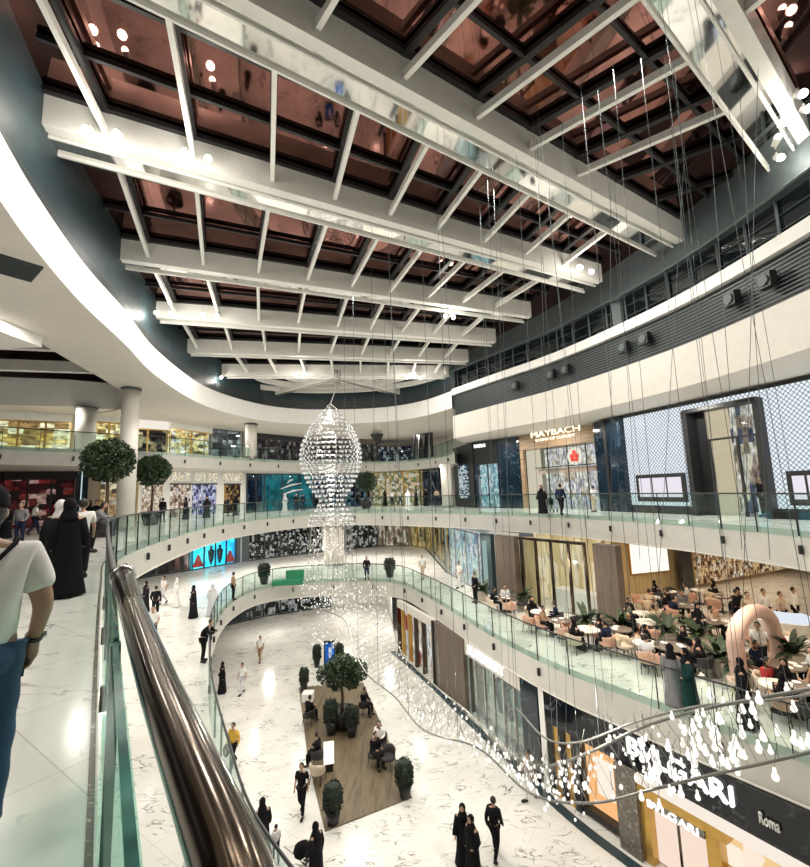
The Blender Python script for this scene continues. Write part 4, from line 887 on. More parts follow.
        for i in range(len(zs)-1):
            for k in range(n0): k2 = (k+1) % n0; m.f.append((n+i*n0+k, n+i*n0+k2, n+(i+1)*n0+k2, n+(i+1)*n0+k))
        m.f.append(tuple(n+k for k in range(n0))[::-1])
        for s in 'LR': m.tube([J['s'+s], J['e'+s], J['w'+s]], [.085,.085,.10], 10)
        parts.append(('robe', m, 'c_black'))
        m = MB(); m.ball((hx, hy-.012, hz+.11), .108, 12, 8, 1.25); m.v = [(x, min(y, hy+.062), z) for x, y, z in m.v]
        m.lathe([(.19,-.20),(.15,-.12),(.105,-.02),(.09,.05)], 14, (hx, hy-.01, hz+.02), 1, .85)
        parts.append(('headscarf', m, 'c_black'))
    out = []
    for nm, mb, mt in parts: out.append((nm, mb.mesh(nm, MT[mt], True)))
    ARCH[key] = out; return out
def person(loc, rz, pose, kind, label, cols={}, scale=1.0, group=None):
    t = empty('person', loc, rz, label, 'person', group); t.scale = (scale,)*3
    for nm, me in make_arch(pose, kind):
        o = bpy.data.objects.new(nm, me); COL.objects.link(o); o.parent = t
        if nm in cols: o.material_slots[0].link = 'OBJECT'; o.material_slots[0].material = MT[cols[nm]]
    return t
def P3z(px, py, z): x, y = at_z(px, py, z); return (x, y, z)
Wt = {'shirt':'c_white'}; ROBEW = {'robe':'c_white','headscarf':'c_white'}
# photographer's level, left: walking away
person((-7.25,9.1,0), 0.55, 'walk', 'robe', 'person in a white cap and black robe walking away on the left', {'headscarf':'c_white'}, 0.99)
person(P3z(64,597,0), 0.5, 'walk', 'robe', 'person in a full black robe walking away just left of the glass', {}, 1.0)
person(P3z(79,577,0), 0.6, 'walk', 'shirt', 'person in a loose white t-shirt and black trousers walking away beyond the black robes', {'trousers':'c_black'}, 1.0)
person((-10.75,14.9,0), -1.1, 'lean', 'longshirt', 'person in a grey shirt leaning on the glass rail near its bend', {'shirt':'c_grey','trousers':'c_black'})
random.seed(11)
# crowd further back on the left walkway
for i, (px, Y, k, c, lb) in enumerate([(8,22,'robe',{}, 'person in black robe far back before the red restaurant, at the left edge'),(22,19,'longshirt',{'shirt':'c_grey'},'person in grey top before the red restaurant'),(36,24,'shirt',{'shirt':'c_white'},'person in white top standing before the red restaurant'),
        (90,27,'robe',{},'person in black robe below the larger tree'),(97,22,'longshirt',{'shirt':'c_black','trousers':'c_black'},'person in black standing left of the rail bend')]):
    x, y, w_ = ray(px, 505); person((x*Y/y, Y, 0), random.uniform(0,6), 'stand' if i%2 else 'walk', k, lb, c)
# far side of the photographer's level
FARP = [(163,'longshirt',{'shirt':'c_black'},'dark-clothed'),(186,'robe',{},'black-robed'),(207,'robe',{},'black-robed'),(228,'longshirt',{'shirt':'c_navy'},'navy-clad'),(236,'robe',{},'black-robed'),(285,'robe',{'robe':'c_pale','headscarf':'c_pale'},'pale-robed'),(296,'longshirt',{'shirt':'c_black'},'dark-clothed'),(303,'longshirt',{'shirt':'c_navy'},'navy-clad'),
        (385,'robe',{},'black-robed'),(392,'shirt',{'shirt':'c_pale'},'pale-shirted'),(400,'shirt',{},'white-shirted'),(408,'robe',ROBEW,'white-robed'),(416,'robe',{},'black-robed'),(426,'robe',{},'black-robed'),(445,'shirt',{'shirt':'c_red'},'red-shirted'),(437,'longshirt',{'shirt':'c_beige'},'beige-shirted')]
near_what = {163:'before the white facade left part',186:'before the first lit transom window',207:'before the blue-white shop window',228:'before the dark doorway of the white facade',236:'at the right end of the white facade',285:'before the teal brush-stroke wall',296:'right of the pale robe',303:'at the right end of the teal wall',385:'before the golden boutique, left end',392:'before the golden boutique',400:'in the middle of the golden boutique front',408:'between shoppers at the golden boutique',416:'at the right end of the golden boutique',426:'before the black clothes shop',445:'near the far right corner column',437:'left of the red-shirted one'}
for i, (px, k, c, nm) in enumerate(FARP):
    q = poly_hit(W2o, px); r = 0.88 if px < 320 else 0.90
    person((q[0]*r, q[1]*r, 0), (i*1.7) % 6.28, 'walk' if i % 3 else 'stand', k, '%s person across the void, %s' % (nm, near_what[px]), c)
# right side of the photographer's level
person(P3z(543,514,0), 2.4, 'walk', 'robe', 'person in black robe pushing a trolley before the wood-clad shop', {}, 0.97)
person(P3z(562,515,0), -0.8, 'walk', 'longshirt', 'person in dark top carrying a bag before the wood-clad shop', {'shirt':'c_navy','trousers':'c_black'})
person(P3z(595,512,0), 0.5, 'stand', 'shirt', 'person in pale top at the right door of the wood-clad shop', {'shirt':'c_pale','trousers':'c_beige'}, .9)
person(P3z(766,517,0), 1.6, 'stand', 'longshirt', 'person in black reaching out at the lattice shop doorway', {'shirt':'c_black','trousers':'c_black'}, 1.0)
# lower gallery, left
for (px, py, k, c, pose, rz, lb) in [(193,618,'robe',{},'walk',1.9,'person in a flowing black robe crossing the lower gallery below the cyan window'),
    (212,616,'robe',{'robe':'c_pale','headscarf':'c_pale'},'stand',0.2,'person in a pale grey robe right of the flowing black robe'),
    (155,618,'longshirt',{'shirt':'c_black','trousers':'c_black'},'stand',0.4,'person all in black standing just beyond the bronze handrail'),
    (176,607,'robe',ROBEW,'walk',2.0,'person in a white robe on the lower gallery'),
    (163,604,'shirt',{'trousers':'c_pale'},'walk',2.5,'person in white top left of the white robe'),
    (145,612,'robe',{},'stand',2.5,'person in black robe partly hidden by the bronze handrail'),
    (152,646,'shirt',{'trousers':'c_navy'},'stand',3.5,'person in white top and navy trousers next to the bronze handrail'),
    (203,662,'longshirt',{'shirt':'c_black','trousers':'c_black'},'lean',-1.5,'person in black leaning on the lower balustrade'),
    (233,600,'longshirt',{'shirt':'c_tan','trousers':'c_black'},'stand',-1.0,'person looking over the corner of the lower balustrade'),
    (367,580,'longshirt',{'shirt':'c_black','trousers':'c_navy'},'stand',3.1,'person in dark clothes at the far lower rail, left of a planter'),
    (423,579,'shirt',{'trousers':'c_beige'},'walk',2.6,'person in white beyond the right bend of the lower rail'),
    (476,603,'longshirt',{'shirt':'c_black','trousers':'c_black'},'stand',2.0,'person in black before the icy white shop window'),
    (460,588,'shirt',{'trousers':'c_pale'},'walk',2.0,'small pale person before the icy white shop window'),
    (692,712,'robe',{'robe':'c_green','headscarf':'c_black'},'stand',1.2,'person in a dark green and black robe at the cafe rail'),
    (676,706,'robe',{'robe':'c_grey','headscarf':'c_black'},'stand',-0.5,'person in a grey-striped black robe at the cafe rail'),
    (748,727,'robe',{},'stand',0.9,'person in black robe leaning at the rail right of the green robe'),
    (764,676,'shirt',{'trousers':'c_black'},'walk',2.4,'person in white t-shirt walking through the pink arch')]:
    person(P3z(px, py, -5), rz, pose, k, lb, c)
# ground floor
for (px, py, k, c, pose, rz, lb) in [(260,662,'shirt',{'trousers':'c_tan'},'walk',3.0,'person in white carrying a bag on the far ground floor'),
    (222,693,'robe',{},'walk',2.0,'person in black robe beside the lower balustrade edge on the ground floor'),
    (242,694,'shirt',{'trousers':'c_pale'},'walk',2.7,'person in white top near the black robe on the ground floor'),
    (233,766,'longshirt',{'shirt':'c_yellow','trousers':'c_black'},'walk',2.8,'person in a yellow jacket and black trousers on the ground floor'),
    (262,858,'robe',{},'walk',0.4,'person in black robe beside a child at the lower edge'),
    (302,815,'shirt',{'shirt':'c_black','trousers':'c_black'},'walk',3.0,'person in black shirt and trousers walking left of the timber deck'),
    (316,888,'robe',{},'stand',1.0,'person in black robe pushing a pram at the bottom edge'),
    (465,866,'robe',{},'walk',2.8,'left one of the black robed pair on the ground floor right'),
    (496,858,'longshirt',{'shirt':'c_black','trousers':'c_black'},'walk',-0.6,'person in black trousers walking right of the black robed pair'),
    (474,880,'robe',{},'stand',2.2,'person in black robe cut off by the bottom edge, right side'),
    (531,800,'shirt',{'shirt':'c_pale','trousers':'c_white'},'walk',1.6,'pale-clothed person under the light ribbon at the shop corner')]:
    person(P3z(px, py, -10), rz, pose, k, lb, c)
person(P3z(276,861,-10), 0.4, 'walk', 'shirt', 'small child in pale top beside the black robe', {'shirt':'c_pale'}, 0.6)

# ------------------------------------------------------------------ foreground figure at the left edge
def fore():
    t = empty('person', (-2.285,2.35,0), 0.85, 'person in white t-shirt, dark cap and blue jeans walking past in the left foreground', 'person')
    J = dict(pel=(0,0,.98), sp=(0,0,1.15), ch=(0,.01,1.36), nk=(0,.03,1.52), hd=(0,.05,1.58), hL=(-.09,0,.92),kL=(-.10,-.08,.50),aL=(-.10,-.32,.14), hR=(.10,.0,.92),kR=(.12,.10,.50),aR=(.11,.06,.09),
             sL=(-.20,0,1.43),eL=(-.25,.12,1.16),wL=(-.22,.30,1.04), sR=(.20,0,1.43),eR=(.27,-.07,1.155),wR=(.25,.05,.945))
    ed = [('pel','sp'),('sp','ch'),('ch','nk'),('nk','hd'),('pel','hL'),('hL','kL'),('kL','aL'),('pel','hR'),('hR','kR'),('kR','aR'),('ch','sL'),('sL','eL'),('eL','wL'),('ch','sR'),('sR','eR'),('eR','wR')]
    Rr = dict(pel=.16,sp=.15,ch=.16,nk=.06,hd=.065,hL=.105,kL=.07,aL=.045,hR=.105,kR=.07,aR=.045,sL=.075,eL=.05,wL=.032,sR=.075,eR=.052,wR=.033)
    names = list(J); 
    # right hand: palm and fingers rooted in the wrist
    V = [J[n] for n in names]; Rd = [Rr[n] for n in names]; E_ = [(names.index(a), names.index(b)) for a, b in ed]
    w_ = Vector(J['wR']); fd = Vector((0.0,0.30,-0.95)).normalized(); sdv = Vector((1,0,0)); nrm = Vector((-.1,.9,.3)).normalized()
    V.append(tuple(w_+fd*.05)); Rd.append(.036); E_.append((names.index('wR'), len(V)-1)); palm = len(V)-1
    V.append(tuple(w_+fd*.085)); Rd.append(.036); E_.append((palm, len(V)-1)); palm2 = len(V)-1
    ln = [.075,.085,.08,.062]
    for k in range(4):
        root = w_+fd*.09+nrm*(-.033+.022*k)
        p1 = root+fd*ln[k]*.45+Vector((-.012,0,0)); p2 = p1+(fd*.6+Vector((-.8,0,0))).normalized()*ln[k]*.35; p3 = p2+(fd*.1+Vector((-1,0,.3))).normalized()*ln[k]*.3
        b = len(V)
        for q, r_ in ((root,.0115),(p1,.0105),(p2,.0095),(p3,.008)): V.append(tuple(q)); Rd.append(r_)
        E_ += [(palm2, b),(b,b+1),(b+1,b+2),(b+2,b+3)]
    b = len(V)
    for q, r_ in ((w_+fd*.04+nrm*.035+Vector((-.01,0,0)),.014),(w_+fd*.075+nrm*.055+Vector((-.03,0,0)),.012),(w_+fd*.10+nrm*.05+Vector((-.05,0,0)),.010)): V.append(tuple(q)); Rd.append(r_)
    E_ += [(palm, b),(b,b+1),(b+1,b+2)]
    m = skin_mesh('body', V, E_, Rd, head_extra(J), 2); m.build('body', MT['skin'], t, True)
    def skl(nm, ks, JJ, rr, mat, extra=None):
        ii = {n: i for i, n in enumerate(ks)}
        return skin_mesh(nm, [JJ[n] for n in ks], [(ii[a], ii[b]) for a, b in ed if a in ii and b in ii], [rr[n] for n in ks], extra, 2).build(nm, MT[mat], t, True)
    J2 = dict(J)
    for s in 'LR': a, b_ = Vector(J['s'+s]), Vector(J['e'+s]); J2['e'+s] = tuple(a+(b_-a)*.78)
    J2['pel'] = (0,0,.90)
    skl('t_shirt', ['pel','sp','ch','sL','eL','sR','eR'], J2, dict(pel=.20,sp=.19,ch=.19,sL=.10,eL=.088,sR=.10,eR=.088), 'c_white')
    m = MB(); m.ball((0,0,.93), .19, 20, 12, .75)
    for s in 'LR':
        h, k_, a = [Vector(J[q+s]) for q in 'hka']
        pts = catmull([tuple(h+Vector((0,0,.06))), tuple(h), tuple(h.lerp(k_,.5)+Vector((0,.01,0))), tuple(k_), tuple(k_.lerp(a,.45)+Vector((0,-.02,0))), tuple(a)], 5, False)
        n_ = len(pts); rr = [.125-.018*(i/n_)-.045*(i/n_)+.004*sin(i*1.3) for i in range(n_)]; m.tube(pts, rr, 18)
    m.build('jeans', MT['c_jeans'], t, True)
    for s, yy in (('L',-.32),('R',.06)):
        m = MB(); a = Vector(J['a'+s]); m.tube([a+Vector((0,-.08,-.05)), a+Vector((0,.02,-.03)), a+Vector((0,.12,-.05)), a+Vector((0,.20,-.06))], [.05,.055,.05,.03], 10)
        m.build('trainer', MT['c_trainer'], t, True)
    hx, hy, hz = J['hd']
    m = MB(); m.ball((hx, hy-.01, hz+.10), .096, 14, 8, 1.2); m.v = [(x, min(y, hy+.04), z) for x, y, z in m.v]; m.build('hair', MT['hair'], t, True)
    m = MB(); m.lathe([(.102,.12),(.103,.16),(.095,.21),(.06,.245),(.01,.255)], 16, (hx, hy, hz)); cap_ = m.build('cap', MT['c_black'], t, True)
    m = MB(); m.lathe([(.10,-.0),(.105,.012),(.05,.02)], 14, (hx, hy+.09, hz+.125), .85, 1); m.build('cap_peak', MT['c_black'], cap_, True)
    m = MB(); m.tube([(-.24,.02,1.02),(-.20,-.18,1.15),(-.03,-.20,1.34),(.12,-.12,1.51),(.15,.0,1.535),(.10,.15,1.45),(-.10,.20,1.2)], .013, 6); m.build('bag_strap', MT['c_black'], t, True)
    a, b_ = Vector(J['wR']), Vector(J['eR']); d = (b_-a).normalized(); c = a+d*.03
    m = MB(); m.tube([c-d*.012, c+d*.012], .043, 18); wb_ = m.build('watch_band', MT['black'], t)
    m = MB(); m.tube([c+Vector((.036,0,0)), c+Vector((.052,0,0))], .021, 14); m.build('watch_face', MT['steel'], wb_)
    ph = empty('mobile_phone', (0,0,0), 0, 'black mobile phone held in the right hand of the foreground person', 'phone')
    m = MB(); q = w_+fd*.125+Vector((-.045,0,0)); m.bar(q-nrm*.07, q+nrm*.07, .011, .075, fd); o = m.build('case', MT['black'], ph)
    ph.matrix_world = Matrix.Translation((-2.285,2.35,0)) @ Matrix.Rotation(0.85, 4, 'Z')
    return t
fore()

# ------------------------------------------------------------------ plants
def leaf_cloud(rad, n, size, c=(0,0,0), sz=1.0, seed=1, shell=0.55):
    rnd = random.Random(seed); m = MB()
    for _ in range(n):
        while True:
            x, y, z = rnd.uniform(-1,1), rnd.uniform(-1,1), rnd.uniform(-1,1); l = sqrt(x*x+y*y+z*z)
            if shell < l < 1: break
        p = Vector((c[0]+x*rad, c[1]+y*rad, c[2]+z*rad*sz)); a = Vector((rnd.gauss(0,1), rnd.gauss(0,1), rnd.gauss(0,1))).normalized(); b = a.cross(Vector((rnd.gauss(0,1), rnd.gauss(0,1), rnd.gauss(0,1)))).normalized()
        s1 = size*rnd.uniform(.6,1.3); s2 = s1*.45
        m.v += [tuple(p-a*s1), tuple(p+b*s2), tuple(p+a*s1), tuple(p-b*s2)]; k = len(m.v); m.f.append((k-4,k-3,k-2,k-1))
    return m
def topiary(loc, h, r, label, group, seed=1, teal=False):
    t = empty('topiary_planter', loc, 0, label, 'planter', group)
    hp = h*.42; m = MB(); m.lathe([(r*.55,0),(r*.62,hp*.3),(r*.85,hp),(r*.78,hp),(r*.7,hp*.92)], 20); m.build('pot', MT['tealpot' if teal else 'pot'], t, True)
    m = MB(); m.lathe([(r*.6,hp*.9),(r*.85,hp+.1),(r*.95,h*.6),(r*.93,h*.85),(r*.7,h*.97),(r*.2,h)], 18)
    rnd = random.Random(seed)
    for _ in range(420):
        a = rnd.uniform(0, 2*pi); z = rnd.uniform(hp*.95, h); rr = r*(1.0 if z < h*.88 else .75)*rnd.uniform(.9,1.05); p = Vector((rr*cos(a), rr*sin(a), z)); q = Vector((rnd.gauss(0,1), rnd.gauss(0,1), rnd.gauss(0,1))).normalized(); w = q.cross(Vector((cos(a),sin(a),0.3))).normalized()
        m.v += [tuple(p-q*.06), tuple(p+w*.04), tuple(p+q*.06), tuple(p-w*.04)]; k = len(m.v); m.f.append((k-4,k-3,k-2,k-1))
    m.build('clipped_foliage', MT['hedge'], t); return t
def tree(loc, h, r, label, n=2600, trunk_r=.09, pot=True, seed=3, crowns=None, leaf=.11):
    t = empty('potted_tree', loc, 0, label, 'tree')
    zc = h-r
    if pot: m = MB(); m.lathe([(.42,0),(.5,.3),(.62,.9),(.56,.9),(.52,.82)], 22); m.build('pot', MT['pot'], t, True)
    m = MB(); m.tube([(0,0,.7 if pot else .3),(.05,.02,zc*.55),(-.02,0,zc-r*.5),(0,0,zc+r*.3)], [trunk_r,trunk_r*.85,trunk_r*.7,trunk_r*.3], 10)
    rnd = random.Random(seed)
    for k in range(9):
        a = k*2.4; m.tube([(0,0,zc-r*.7+k*.05),(cos(a)*r*.4,sin(a)*r*.4,zc-r*.1),(cos(a)*r*.8,sin(a)*r*.8,zc+r*rnd.uniform(-.3,.5))], [trunk_r*.5,trunk_r*.35,.01], 6)
    m.build('trunk', MT['bark'], t, True)
    f = MB()
    for i, (cx, cy, cz, cr) in enumerate(crowns or [(0,0,0,1.0),(-.35,0,.25,.6),(.4,.1,.1,.62),(0,-.3,-.25,.6),(.1,.2,.5,.5)]):
        q = leaf_cloud(r*cr, int(n*cr*cr), leaf, (cx*r, cy*r, zc+cz*r), .92, seed+i, .35); b = len(f.v); f.v += q.v; f.f += [tuple(k+b for k in fc) for fc in q.f]
    f.build('foliage', MT['leaf'], t); return t
x, y, w_ = ray(108, 465); tree((x*21/y, 21, 0), at_y(108, 437, 21)[2], 1.18, 'round-headed potted tree beside the tall column, the larger of two', seed=5)
x, y, w_ = ray(153, 465); tree((x*29/y, 29, 0), at_y(153, 454, 29)[2], 1.15, 'smaller round-headed potted tree right of the tall column', seed=9, n=2000)
x, y, w_ = ray(367, 460); tree((x*46/y, 44, 0), at_y(367, 470, 44)[2], 1.2, 'dark round tree in a pot on the far gallery right of the sculpture', seed=12, n=900)
cx_, cy_ = at_z(342, 728, -10)
tree((cx_, cy_, -10), 3.7, 1.02, 'bushy tree standing among black pots in the middle of the timber deck', seed=21, pot=True, n=2400, leaf=.085, crowns=[(0,0,.1,.8),(-.7,0,-.1,.55),(.75,.1,-.05,.6),(.2,-.2,.35,.6),(-.3,0,-.5,.45),(.5,0,-.5,.4)])
TG = 'clipped black-potted planters on the ground floor'
for i, (px, py, pt_, r, lb) in enumerate([(317,667,645,.42,'beyond the timber deck, left of the screen kiosk'),(340,666,643,.38,'beyond the timber deck, right of the screen kiosk'),(304,692,668,.40,'at the far left corner of the timber deck'),
      (331,735,700,.52,'against the deck tree, on its left'),(352,737,706,.50,'against the deck tree, on its right'),(333,824,784,.50,'at the near end of the timber deck, left of two'),(405,797,761,.50,'at the near right corner of the timber deck')]):
    x, y = at_z(px, py, -10); h = at_y(px, pt_, y)[2]+10; topiary((x, y, -10), h, r*.7, 'tall black clipped planter ' + lb, TG, i)
for i, (px, py, pt_, lb) in enumerate([(264,584,563,'on the far lower gallery, left part of the rail'),(390,577,558,'on the far lower gallery, right part of the rail')]):
    x, y = at_z(px, py, -5); h = at_y(px, pt_, y)[2]+5; topiary((x, y, -5), h, .45, 'dark clipped planter ' + lb, 'planters on the lower gallery', i+20)
# timber deck on the ground floor
dk = [at_z(*p, -10) for p in ((299,688),(308,760),(325,832),(412,798),(388,740),(363,683))]
m = MB(); a = [(x,y,-9.96) for x,y in dk]; m.poly(a[::-1]); m.poly([(x,y,-10) for x,y in dk])
for i in range(6): j = (i+1)%6; m.quad((dk[i][0],dk[i][1],-10),(dk[j][0],dk[j][1],-10),a[j],a[i])
o = m.build('timber_deck', MT['deck']); tag(o, 'brown timber seating deck on the white ground floor', 'deck')
# digital kiosk and lantern on the deck
x, y = at_z(330, 672, -10); t = empty('screen_kiosk', (x, y, -10), 0, 'black digital screen kiosk with a blue picture beyond the deck', 'kiosk')
m = MB(); m.box(-.38,.38,-.08,.08,0,1.95); m.build('housing', MT['black'], t); m = MB(); m.box(-.31,.31,-.10,-.085,.35,1.85); m.build('screen', D('blue_screen', [(.03,.15,.6),(.05,.3,.8),(.7,.75,.8),(.02,.1,.4)], 1.0, 2.2, 1.6, 3), t)
x, y = at_z(329, 772, -10); t = empty('glowing_lantern', (x, y, -10), 0.2, 'glowing white rectangular lantern standing on the timber deck', 'lamp')
m = MB(); m.box(-.22,.22,-.1,.1,.35,1.15); m.build('shade', emis('lantern_glow', (1,.95,.82), 1.2), t); m = MB(); m.box(-.18,.18,-.09,.09,0,.35); m.build('base', MT['black'], t)
# ------------------------------------------------------------------ seats, tables
def chair_parts(t, mat, legm='black', r=.31):
    m = MB(); m.lathe([(r*.85,.36),(r,.38),(r,.46),(r*.8,.48)], 18); m.build('seat', MT[mat], t, True)
    m = MB(); n = 11; pts = []
    for ring, (rr, z) in enumerate(((r*.98,.40),(r*1.08,.62),(r*1.14,.80),(r*1.02,.81),(r*.92,.62),(r*.86,.44))):
        for k in range(n): a = pi+pi*k/(n-1); pts.append((rr*cos(a), rr*sin(a), z-(0.10*abs(cos(a)) if z > .7 else 0)))
    m.v = pts
    for i in range(5):
        for k in range(n-1): m.f.append((i*n+k, i*n+k+1, (i+1)*n+k+1, (i+1)*n+k))
    m.build('backrest', MT[mat], t, True)
    for sx in (-1,1):
        for sy in (-1,1): m = MB(); m.tube([(sx*.2,sy*.2,.38),(sx*.25,sy*.25,0)], [.02,.013], 6); m.build('leg', MT[legm], t)
CH = {}
def chair(loc, rz, mat, label, group):
    if mat not in CH:
        t = empty('tub_chair', loc, rz, label, 'chair', group); chair_parts(t, mat); CH[mat] = reg(t); return t
    return copy_thing(CH[mat], loc, rz, label, group)
TB = {}
def table(loc, r, label, group, mat='tabletop'):
    key = (round(r,2), mat)
    if key not in TB:
        t = empty('round_table', loc, 0, label, 'table', group)
        m = MB(); m.lathe([(r,.72),(r,.75),(r*.98,.76)], 24); m.build('tabletop', MT[mat], t); m = MB(); m.tube([(0,0,.03),(0,0,.72)], .035, 8); m.build('stem', MT['black'], t); m = MB(); m.lathe([(.24,0),(.22,.02),(.04,.04)], 16); m.build('foot', MT['black'], t)
        TB[key] = reg(t); return t
    return copy_thing(TB[key], loc, 0, label, group)
place = ['nearest the far corner of the cafe','beside the tall cafe windows','left of the broad fluted pillar','in front of the broad fluted pillar','right of the broad fluted pillar','by the rail, middle of the terrace','by the rail below the palms','before the bright cafe window','under the pink arch side','behind the palm group','near the counter','at the right frame edge','by the back curtain','beside the counter end','near the rail right of the green robe','before the back wall','deep in the cafe','close to the arch leg','at the far right','right of the arch by the rail']
cafe = [(508,612,.4),(540,628,.4),(562,638,.45),(589,648,.5),(622,648,.45),(648,664,.45),(674,668,.6),(650,640,.5),(690,622,.5),(643,630,.4),(712,640,.45),(700,604,.4),(672,606,.4),(735,640,.4),(790,690,.5),(655,612,.35),(723,612,.4),(800,662,.45),(806,715,.5),(780,712,.45)]
rnd = random.Random(4); pc = ['c_black','c_white','c_beige','c_grey','c_navy','c_tan','c_pale','c_black','c_red']
posr = ['at its near side','at its far side','at its left side','at its right side']
for i, (px, py, r) in enumerate(cafe):
    x, y = at_z(px, py, -5); table((x, y, -5), r, 'round cafe table ' + place[i], 'cafe tables', 'tabletop' if i % 2 else 'woodv')
    n = 3 if i % 3 else 4; a0 = rnd.uniform(0, 6.28)
    for k in range(n):
        a = a0+k*2*pi/n; d = r+.38; cx, cy = x+cos(a)*d, y+sin(a)*d; rz = a+pi/2
        mt = ['peach','beigef','peach','darkf'][(i+k) % 4]
        nm = {'peach':'peach','beigef':'beige','darkf':'dark'}[mt]
        chair((cx, cy, -5), rz, mt, '%s tub chair at the cafe table %s' % (nm, place[i]), 'tub chairs at the table %s' % place[i])
        if rnd.random() < .62:
            c = pc[rnd.randrange(len(pc))]
            kind = 'robe' if rnd.random() < .3 else 'longshirt'; cc = {'robe':'c_black'} if kind == 'robe' else {'shirt':c,'trousers':'c_black'}
            nmc = {'c_black':'black','c_white':'white','c_beige':'beige','c_grey':'grey','c_navy':'navy','c_tan':'tan','c_pale':'pale','c_red':'red'}[c] if kind != 'robe' else 'black robe'
            person((cx, cy, -5), rz, 'sit', kind, 'seated diner in %s at the table %s' % (nmc, place[i]), cc, .95, 'diners at the table %s' % place[i])
    for k in range(3):
        a = rnd.uniform(0,6.28); q = r*.55; m = MB(); m.lathe([(.10,0),(.12,.015),(.05,.012)], 12); o = m.build('dinner_plate', MT['white']); o.location = (x+cos(a)*q, y+sin(a)*q, -4.238); tag(o, 'white plate on the cafe table %s' % place[i], 'plate', 'plates on the table %s' % place[i])
# palms in planters in the cafe
def palm(loc, h, label, seed, pot='potw'):
    t = empty('potted_palm', loc, 0, label, 'plant'); m = MB(); m.box(-.28,.28,-.28,.28,0,.55); m.build('planter_box', MT[pot], t); rn = random.Random(seed)
    m = MB()
    for k in range(26):
        a = rn.uniform(0,6.28); l = h*rn.uniform(.4,.62); up_ = rn.uniform(.3,1.1); pts = []
        for s in range(6):
            f = s/5; pts.append(Vector((cos(a)*l*f*.8, sin(a)*l*f*.8, .55+h*.35*up_*f*1.6-h*.28*f*f)))
        for s in range(5):
            p, q = pts[s], pts[s+1]; d = (q-p).normalized(); sd = d.cross(Vector((0,0,1))).normalized(); w1 = .11*sin(pi*(s/5*.8+.2)); w2 = .11*sin(pi*min(1,((s+1)/5*.8+.2)))
            m.quad(tuple(p-sd*w1), tuple(q-sd*w2), tuple(q+sd*w2), tuple(p+sd*w1))
    m.build('fronds', MT['leaf'], t); return t
for i, (px, py, h, lb) in enumerate([(483,600,2.0,'leafy palm beside the first brown fluted pillar'),(523,608,1.8,'leafy palm right of the first brown fluted pillar'),(587,634,2.2,'leafy palm before the tall cafe windows'),(622,640,2.3,'bushy palm right of the broad fluted pillar'),(668,645,2.2,'tall palm in the middle of the cafe'),(722,675,2.3,'dark palm in a beige planter left of the pink arch'),(737,684,1.6,'low plant in a beige planter at the foot of the pink arch'),(795,670,2.2,'dark palm right of the pink arch'),(700,650,1.9,'palm behind the striped robe near the rail')]):
    palm(P3z(px, py, -5), h, lb, i+40)
# pink arch
a = P3z(741, 690, -5); b = P3z(778, 668, -5); t = empty('arch', (a[0], a[1], -5), 0, 'pink rounded arch standing among the cafe tables', 'arch')
dx, dy = b[0]-a[0], b[1]-a[1]; m = MB(); pts = [(0,0,0),(0,0,1.4)]+[(dx*(.5-.5*cos(f)), dy*(.5-.5*cos(f)), 1.4+.75*sin(f)) for f in [pi*k/10 for k in range(1,10)]]+[(dx,dy,1.4),(dx,dy,0)]
m.tube(pts, .24, 12); m.build('arch_tube', MT['pink'], t, True)
# counter
P0 = at_z(738, 640, -5); P1 = at_z(812, 645, -5); t = empty('curved_counter', (P0[0], P0[1], -5), 0, 'curved cream counter with a lit glass pastry case and an orange end', 'counter')
pts = []
for k in range(9):
    f = k/8; pts.append((P0[0]+(P1[0]-P0[0])*f*1.25, P0[1]+(P1[1]-P0[1])*f*1.25+(-1.1*sin(pi*f))))
L_ = [(x-P0[0], y-P0[1]) for x, y in pts]
m = MB(); ribbon(m, L_, 0, 1.0); strip(m, L_, offset(L_, -.7, False), 1.0, 1.0, False, flip=True); m.build('counter_front', MT['cream'], t)
m = MB(); ribbon(m, offset(L_[1:6], -.1, False), 1.0, 1.3); strip(m, offset(L_[1:6],-.1,False), offset(L_[1:6],-.6,False), 1.3, 1.3, False, flip=True); m.build('pastry_case', emis('pastry_case_light', (.85,.92,1), .9), t)
m = MB(); strip(m, offset(L_[6:], -.0, False), offset(L_[6:], -.7, False), 1.02, 1.02, False, flip=True); ribbon(m, L_[6:], .8, 1.03); m.build('orange_end', emis('orange_glow', (1.0,.35,.05), .9), t)
for i, (px, py, c) in enumerate([(752,622,'c_beige'),(768,618,'c_white'),(785,622,'c_beige'),(798,616,'c_white'),(740,618,'c_black')]):
    x, y = at_z(px, py+12, -5); person((x, y, -5), 3.0+i*.3, 'stand', 'longshirt', 'person in %s behind the curved counter, %s' % ({'c_beige':'beige','c_white':'white','c_black':'black'}[c], ['second from the left','in the middle of the staff','second from the right','at its right end','at its left end'][i]), {'shirt':c,'trousers':'c_black'})
